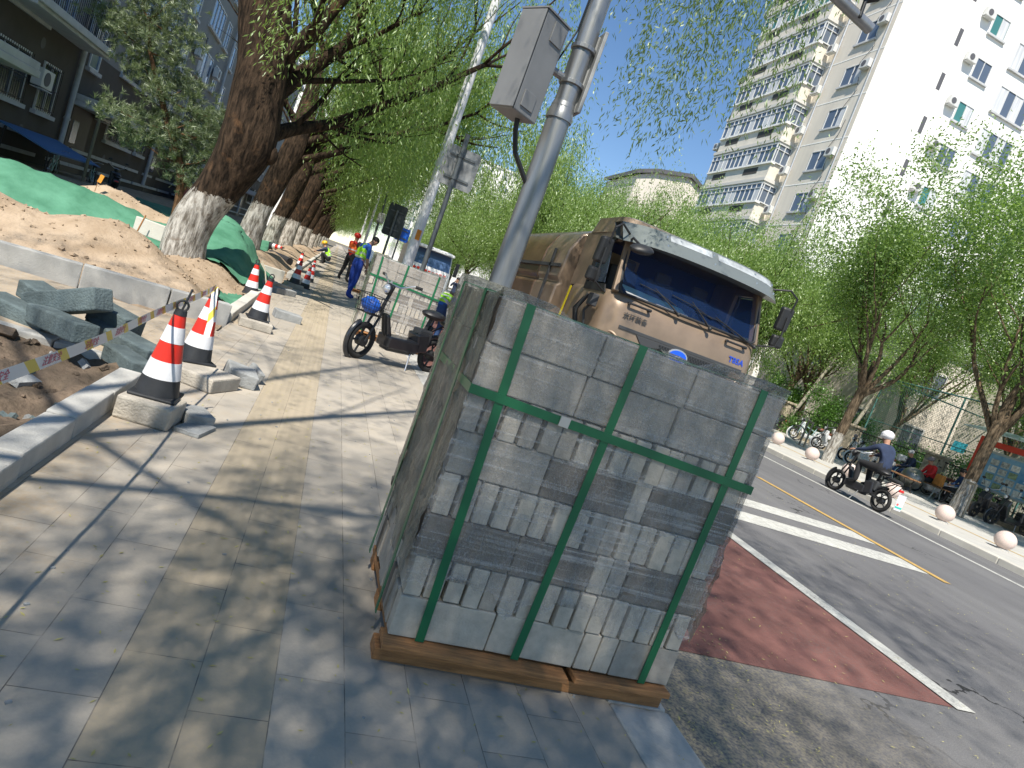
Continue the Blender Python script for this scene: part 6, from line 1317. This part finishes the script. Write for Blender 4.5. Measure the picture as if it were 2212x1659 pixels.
def person(label, loc, rz, pose, top, legs, shoe=None, fore='top', vest=None, hat=None, hair=M_hairb, hairlen=0, look=0., stripe=None):
    P = dict(BASE); P.update(pose); names_ = list(BASE.keys()); idx = {k: i for i, k in enumerate(names_)}; V = [Vector(P[k]) for k in names_]; E = [(idx[a], idx[b]) for a, b in EDG]
    Rr = [RAD[k] for k in names_]
    me = skin_obj(V, E, Rr, 2)
    # hands: palm and five bent fingers, joined into the same mesh
    import bmesh
    bm = bmesh.new(); bm.from_mesh(me)
    hd = 'hands' 
    for s_ in 'LR':
        w_ = V[idx['w'+s_]]; e = V[idx['e'+s_]]; d = (w_-e).normalized(); sd_ = d.cross(Vector((0, 0, 1))); sd_ = sd_.normalized() if sd_.length > .1 else Vector((0, 1, 0)); pn_ = d.cross(sd_).normalized()
        sg = 1 if s_ == 'L' else -1; hv = [w_-d*.01, w_+d*.04, w_+d*.085]; he = [(0, 1), (1, 2)]; hr = [(.026, .018), (.036, .016), (.036, .014)]
        for f_ in range(4):
            off = sd_*(-.027+.018*f_); ln = (.062, .070, .066, .052)[f_]; b0 = len(hv); hv += [w_+d*.088+off, w_+d*(.088+ln*.5)+off+pn_*.010, w_+d*(.088+ln*.85)+off+pn_*.034]; he += [(2, b0), (b0, b0+1), (b0+1, b0+2)]; hr += [.0095, .0088, .0075]
        b0 = len(hv); hv += [w_+d*.045-sd_*.038, w_+d*.075-sd_*.058+pn_*.01, w_+d*.10-sd_*.060+pn_*.022]; he += [(1, b0), (b0, b0+1), (b0+1, b0+2)]; hr += [.012, .011, .009]
        hm = skin_obj(hv, he, hr, 1); bm.from_mesh(hm); bpy.data.meshes.remove(hm)
    for mm in (0,): pass
    bm.to_mesh(me); bm.free(); me.name = 'body'; me.materials.clear(); mats_ = {'top': top, 'legs': legs, 'skin': M_skin, 'fore': top if fore == 'top' else M_skin, 'shoe': shoe or M_plast}; keys = list(mats_)
    for k in keys: me.materials.append(mats_[k])
    segs = [(V[idx[a]], V[idx[b]], REG.get((a, b), 'legs')) for a, b in EDG]; hands = [(V[idx['w'+s_]]+(V[idx['w'+s_]]-V[idx['e'+s_]]).normalized()*.02, V[idx['w'+s_]]+(V[idx['w'+s_]]-V[idx['e'+s_]]).normalized()*.19, 'skin') for s_ in 'LR']; segs += hands
    for poly in me.polygons:
        c = poly.center; best = None
        for a, b, r_ in segs:
            ab = b-a; u = max(0, min(1, (c-a).dot(ab)/ab.length_squared)); dd = (c-(a+ab*u)).length
            if best is None or dd < best[0]: best = (dd, r_)
        poly.material_index = keys.index(best[1]); poly.use_smooth = True
    t = empty('person', loc, R(rz), label, 'person'); o = link('body', me, t)
    H0 = V[idx['hd']]; H1 = V[idx['ht']]; up = (H1-H0).normalized(); yaw = rot(0, 0, look); fw = yaw @ Vector((0, 1, 0)); fw = (fw-up*fw.dot(up)).normalized(); rt = fw.cross(up); c = (H0+H1)/2; M = Matrix((rt, fw, up)).transposed()
    # face: nose, eyes, mouth, ears
    g = MB(); g.ball(c+fw*.088-up*.005, .014, 8, (.8, 1, 1.5)); 
    for s_ in (-1, 1): g.ball(c+rt*.078*s_-up*.005, .024, 8, (.4, .8, 1.3), M)
    g.build('nose_and_ears', M_skin, t, smooth='all'); g = MB()
    for s_ in (-1, 1): g.ball(c+rt*.028*s_+fw*.080+up*.022, .009, 8)
    g.build('eyes', M_hairb, t); MB().box(c+fw*.082-up*.045, (.045, .008, .009), M).build('mouth', mat('lips', (.28, .09, .07), .6), t)
    if hair: g = MB(); g.ball(c+up*.045-fw*.018, .098, 18, (.93, 1.0, .86), M); g.build('hair', hair, t, smooth='all')
    if hat:
        m_, kind_ = hat
        if kind_ == 'helmet': 
            g = MB(); g.ball(c+up*.065-fw*.005, .125, 20, (.98, 1.12, .82), M); g.box(c+up*.03+fw*.115, (.20, .08, .012), M); g.torus(c+up*.035-fw*.0, .118, .010, M); g.build('helmet', m_, t, smooth=True)
            MB().tube([c+rt*.09+up*.03, c+rt*.06-up*.09+fw*.02, c-rt*.06-up*.09+fw*.02, c-rt*.09+up*.03], .006, 5).build('chin_strap', M_plast, t)
        else: g = MB(); g.ball(c+up*.06-fw*.01, .108, 16, (1, 1.05, .72), M); g.box(c+up*.05+fw*.12, (.15, .10, .01), M); g.build('cap', m_, t, smooth=True)
    if vest:
        vm, rad = vest, {'wai': (.158, .125), 'che': (.186, .138), 'pel': (.165, .135)}
        a, b = P['che'], P['wai']; vv = [Vector(P['wai'])*.6+Vector(P['pel'])*.4, Vector(P['wai']), Vector(P['che']), Vector(P['che'])*.45+Vector(P['nk'])*.55, Vector(P['sL'])*.62+Vector(P['che'])*.38+Vector((0, 0, .02)), Vector(P['sR'])*.62+Vector(P['che'])*.38+Vector((0, 0, .02))]
        vme = skin_obj(vv, [(0, 1), (1, 2), (2, 3), (2, 4), (2, 5)], [(.185, .150), (.182, .148), (.215, .165), (.105, .10), .105, .105], 2); vme.materials.clear(); vme.materials.append(vm); vme.name = 'vest'
        sm = stripe or mat('reflective_silver', (.62, .63, .64), .4); vme.materials.append(sm); ax0 = Vector(P['wai']); axd = (Vector(P['che'])-ax0); L2 = axd.length
        for poly in vme.polygons:
            h_ = (poly.center-ax0).dot(axd)/L2
            poly.use_smooth = True
            if -.06 < h_ < -.01 or .07 < h_ < .115: poly.material_index = 1
        link('vest', vme, t)
    return t
M_or = mat('vest_orange', (.80, .14, .02), .7); M_li = mat('vest_lime', (.36, .78, .03), .7); M_bl = mat('shirt_blue', (.02, .10, .42), .8, var=.15, scale=8); M_trb = mat('trousers_blue', (.012, .045, .28), .85, var=.25, scale=6); M_bk = mat('trousers_black', (.018, .018, .02), .85, var=.2, scale=6)
M_nv = mat('sweater_navy', (.022, .035, .075), .9, var=.2, scale=9); M_ws = mat('shirt_white', (.62, .66, .75), .8, var=.06, scale=6); M_rd = mat('jacket_red', (.60, .02, .02), .7, var=.15, scale=9); M_je = mat('jeans', (.03, .07, .18), .85, var=.2, scale=9)
person('man in orange vest and red safety helmet holding a dark object behind the pallets', (.52, 24.6, 0), -35, dict(kL=(-.16, .06, .52), aL=(-.22, -.02, .09), tL=(-.24, .14, .035), aR=(.14, -.05, .09), tR=(.15, .11, .035), eR=(.27, .12, 1.2), wR=(.16, .34, 1.22), eL=(-.24, .12, 1.2), wL=(-.10, .34, 1.2)), M_rd, M_bk, hat=(mat('helmet_red', (.65, .03, .02), .35), 'helmet'), vest=M_or)
o = MB().box((.72, 24.95, 1.24), (.34, .22, .16), rot(0, 0, -30)); tag(o.build('toolbox', M_plast, bevel=.02), 'dark object held by the man in the orange vest', 'toolbox')
person('man in lime vest, blue shirt and trousers bending his head, left of the second pallet', (.58, 17.3, 0), -60, dict(che=(0, .07, 1.29), nk=(0, .15, 1.45), hd=(.0, .24, 1.52), ht=(0, .31, 1.60), sL=(-.18, .07, 1.40), sR=(.18, .07, 1.40), eR=(.25, .06, 1.10), wR=(.24, .14, .85), eL=(-.24, .1, 1.12), wL=(-.2, .28, .95), aL=(-.14, .12, .09), tL=(-.15, .28, .035), aR=(.12, -.10, .09), tR=(.12, .06, .035)), M_bl, M_trb, fore='skin', vest=M_li, stripe=mat('vest_stripe_lime', (.55, .62, .45), .5), shoe=M_trb)
person('person in white shirt leaning over behind the second pallet', (1.05, 18.2, 0), 60, dict(wai=(0, .10, 1.06), che=(0, .28, 1.22), nk=(0, .42, 1.30), hd=(0, .52, 1.32), ht=(0, .62, 1.33), sL=(-.18, .30, 1.30), sR=(.18, .30, 1.30), eL=(-.22, .42, 1.05), wL=(-.2, .5, .85), eR=(.22, .42, 1.05), wR=(.2, .5, .85)), M_ws, M_bk, hair=M_hairb)
CR = dict(pel=(0, -.18, .32), wai=(0, -.12, .44), che=(0, .05, .66), nk=(0, .16, .80), hd=(0, .22, .87), ht=(0, .26, .98), sL=(-.17, .07, .76), sR=(.17, .07, .76), eL=(-.2, .28, .60), wL=(-.1, .48, .50), eR=(.2, .28, .60), wR=(.1, .48, .50), hL=(-.10, -.16, .30), kL=(-.18, .20, .50), aL=(-.15, .02, .09), tL=(-.16, .18, .035), hR=(.10, -.16, .30), kR=(.18, .20, .50), aR=(.15, .02, .09), tR=(.16, .18, .035))
person('crouching worker in lime vest and yellow helmet beside the far cones', (-.38, 33.5, 0), 75, CR, M_nv, M_bk, hat=(mat('helmet_yellow', (.72, .45, .03), .35), 'helmet'), vest=M_li)
BD = dict(pel=(0, -.1, .82), wai=(0, .0, .92), che=(0, .26, 1.02), nk=(0, .40, 1.06), hd=(0, .5, 1.04), ht=(0, .6, 1.0), sL=(-.17, .28, 1.04), sR=(.17, .28, 1.04), eL=(-.2, .36, .78), wL=(-.15, .44, .56), eR=(.2, .36, .78), wR=(.15, .44, .56), hL=(-.10, -.08, .78), hR=(.10, -.08, .78), kL=(-.12, .06, .46), kR=(.12, .06, .46))
person('worker in blue and lime jacket bending down between the second pallet and the steel pole', (2.35, 14.0, ROAD), -30, BD, M_bl, M_je, vest=M_li)
person('man in dark blue clothes on the road by the white truck, hands at face', (5.85, 32.6, ROAD), 150, dict(eL=(-.22, .14, 1.22), wL=(-.06, .20, 1.46), eR=(.22, .14, 1.22), wR=(.06, .20, 1.46)), M_nv, M_bk)
# moped rider (bike at 11.25, 10.78)
RD = dict(pel=(0, -.38, .90), wai=(0, -.36, 1.02), che=(0, -.27, 1.24), nk=(0, -.21, 1.40), hd=(0, -.17, 1.48), ht=(0, -.14, 1.59), sL=(-.18, -.25, 1.34), sR=(.18, -.25, 1.34), eL=(-.25, -.02, 1.16), wL=(-.27, .19, 1.09), eR=(.25, -.02, 1.16), wR=(.27, .19, 1.09),
          hL=(-.10, -.34, .86), kL=(-.15, .08, .86), aL=(-.15, .02, .44), tL=(-.16, .17, .39), hR=(.10, -.34, .86), kR=(.15, .06, .84), aR=(.14, -.02, .44), tR=(.15, .14, .39))
RD = {k: (v[0], v[1], v[2]*.93) for k, v in RD.items()}
person('man in navy sweater and white helmet riding the black moped away down the road', (11.25, 10.78, ROAD), 1, RD, M_nv, M_bk, hat=(mat('helmet_white', (.82, .82, .82), .35), 'helmet'), look=-20)
# seated people on the bench (facing the road, -x)
ST = dict(pel=(0, -.05, .53), wai=(0, -.06, .66), che=(0, .0, .88), nk=(0, .08, 1.03), hd=(0, .13, 1.10), ht=(0, .17, 1.21), sL=(-.17, .02, .98), sR=(.17, .02, .98), eL=(-.22, .10, .74), wL=(-.10, .30, .66), eR=(.22, .10, .74), wR=(.10, .30, .66), hL=(-.10, -.02, .50), kL=(-.14, .40, .50), aL=(-.13, .42, .09), tL=(-.14, .57, .035), hR=(.10, -.02, .50), kR=(.14, .40, .50), aR=(.13, .42, .09), tR=(.14, .57, .035))
person('seated person in bright red jacket and grey cap on the far bench', (20.0, 16.75, 0), 75, ST, M_rd, M_bk, hat=(mat('cap_grey', (.22, .19, .2), .8), 'cap')); person('white haired person in dark jacket and jeans on the bench, left of the red jacket', (19.9, 17.45, 0), 60, ST, M_nv, M_je, hair=M_hairw)
person('person in blue jacket sitting in shade behind the orange bag', (20.5, 15.95, 0), 70, ST, M_je, M_bk)
b = empty('orange_bag', (19.95, 16.3, .45), R(80), 'orange cloth bag standing on the bench behind the red jacket', 'bag'); MB().box((0, 0, .20), (.34, .18, .38), None, .85).build('pouch', mat('bag_orange', (.62, .24, .05), .8, var=.15, scale=8), b, bevel=.03); MB().torus((0, 0, .38), .09, .012, rot(90, 0, 0), a0=0, a1=180).build('strap', mat('bag_strap', (.6, .6, .3), .7), b)
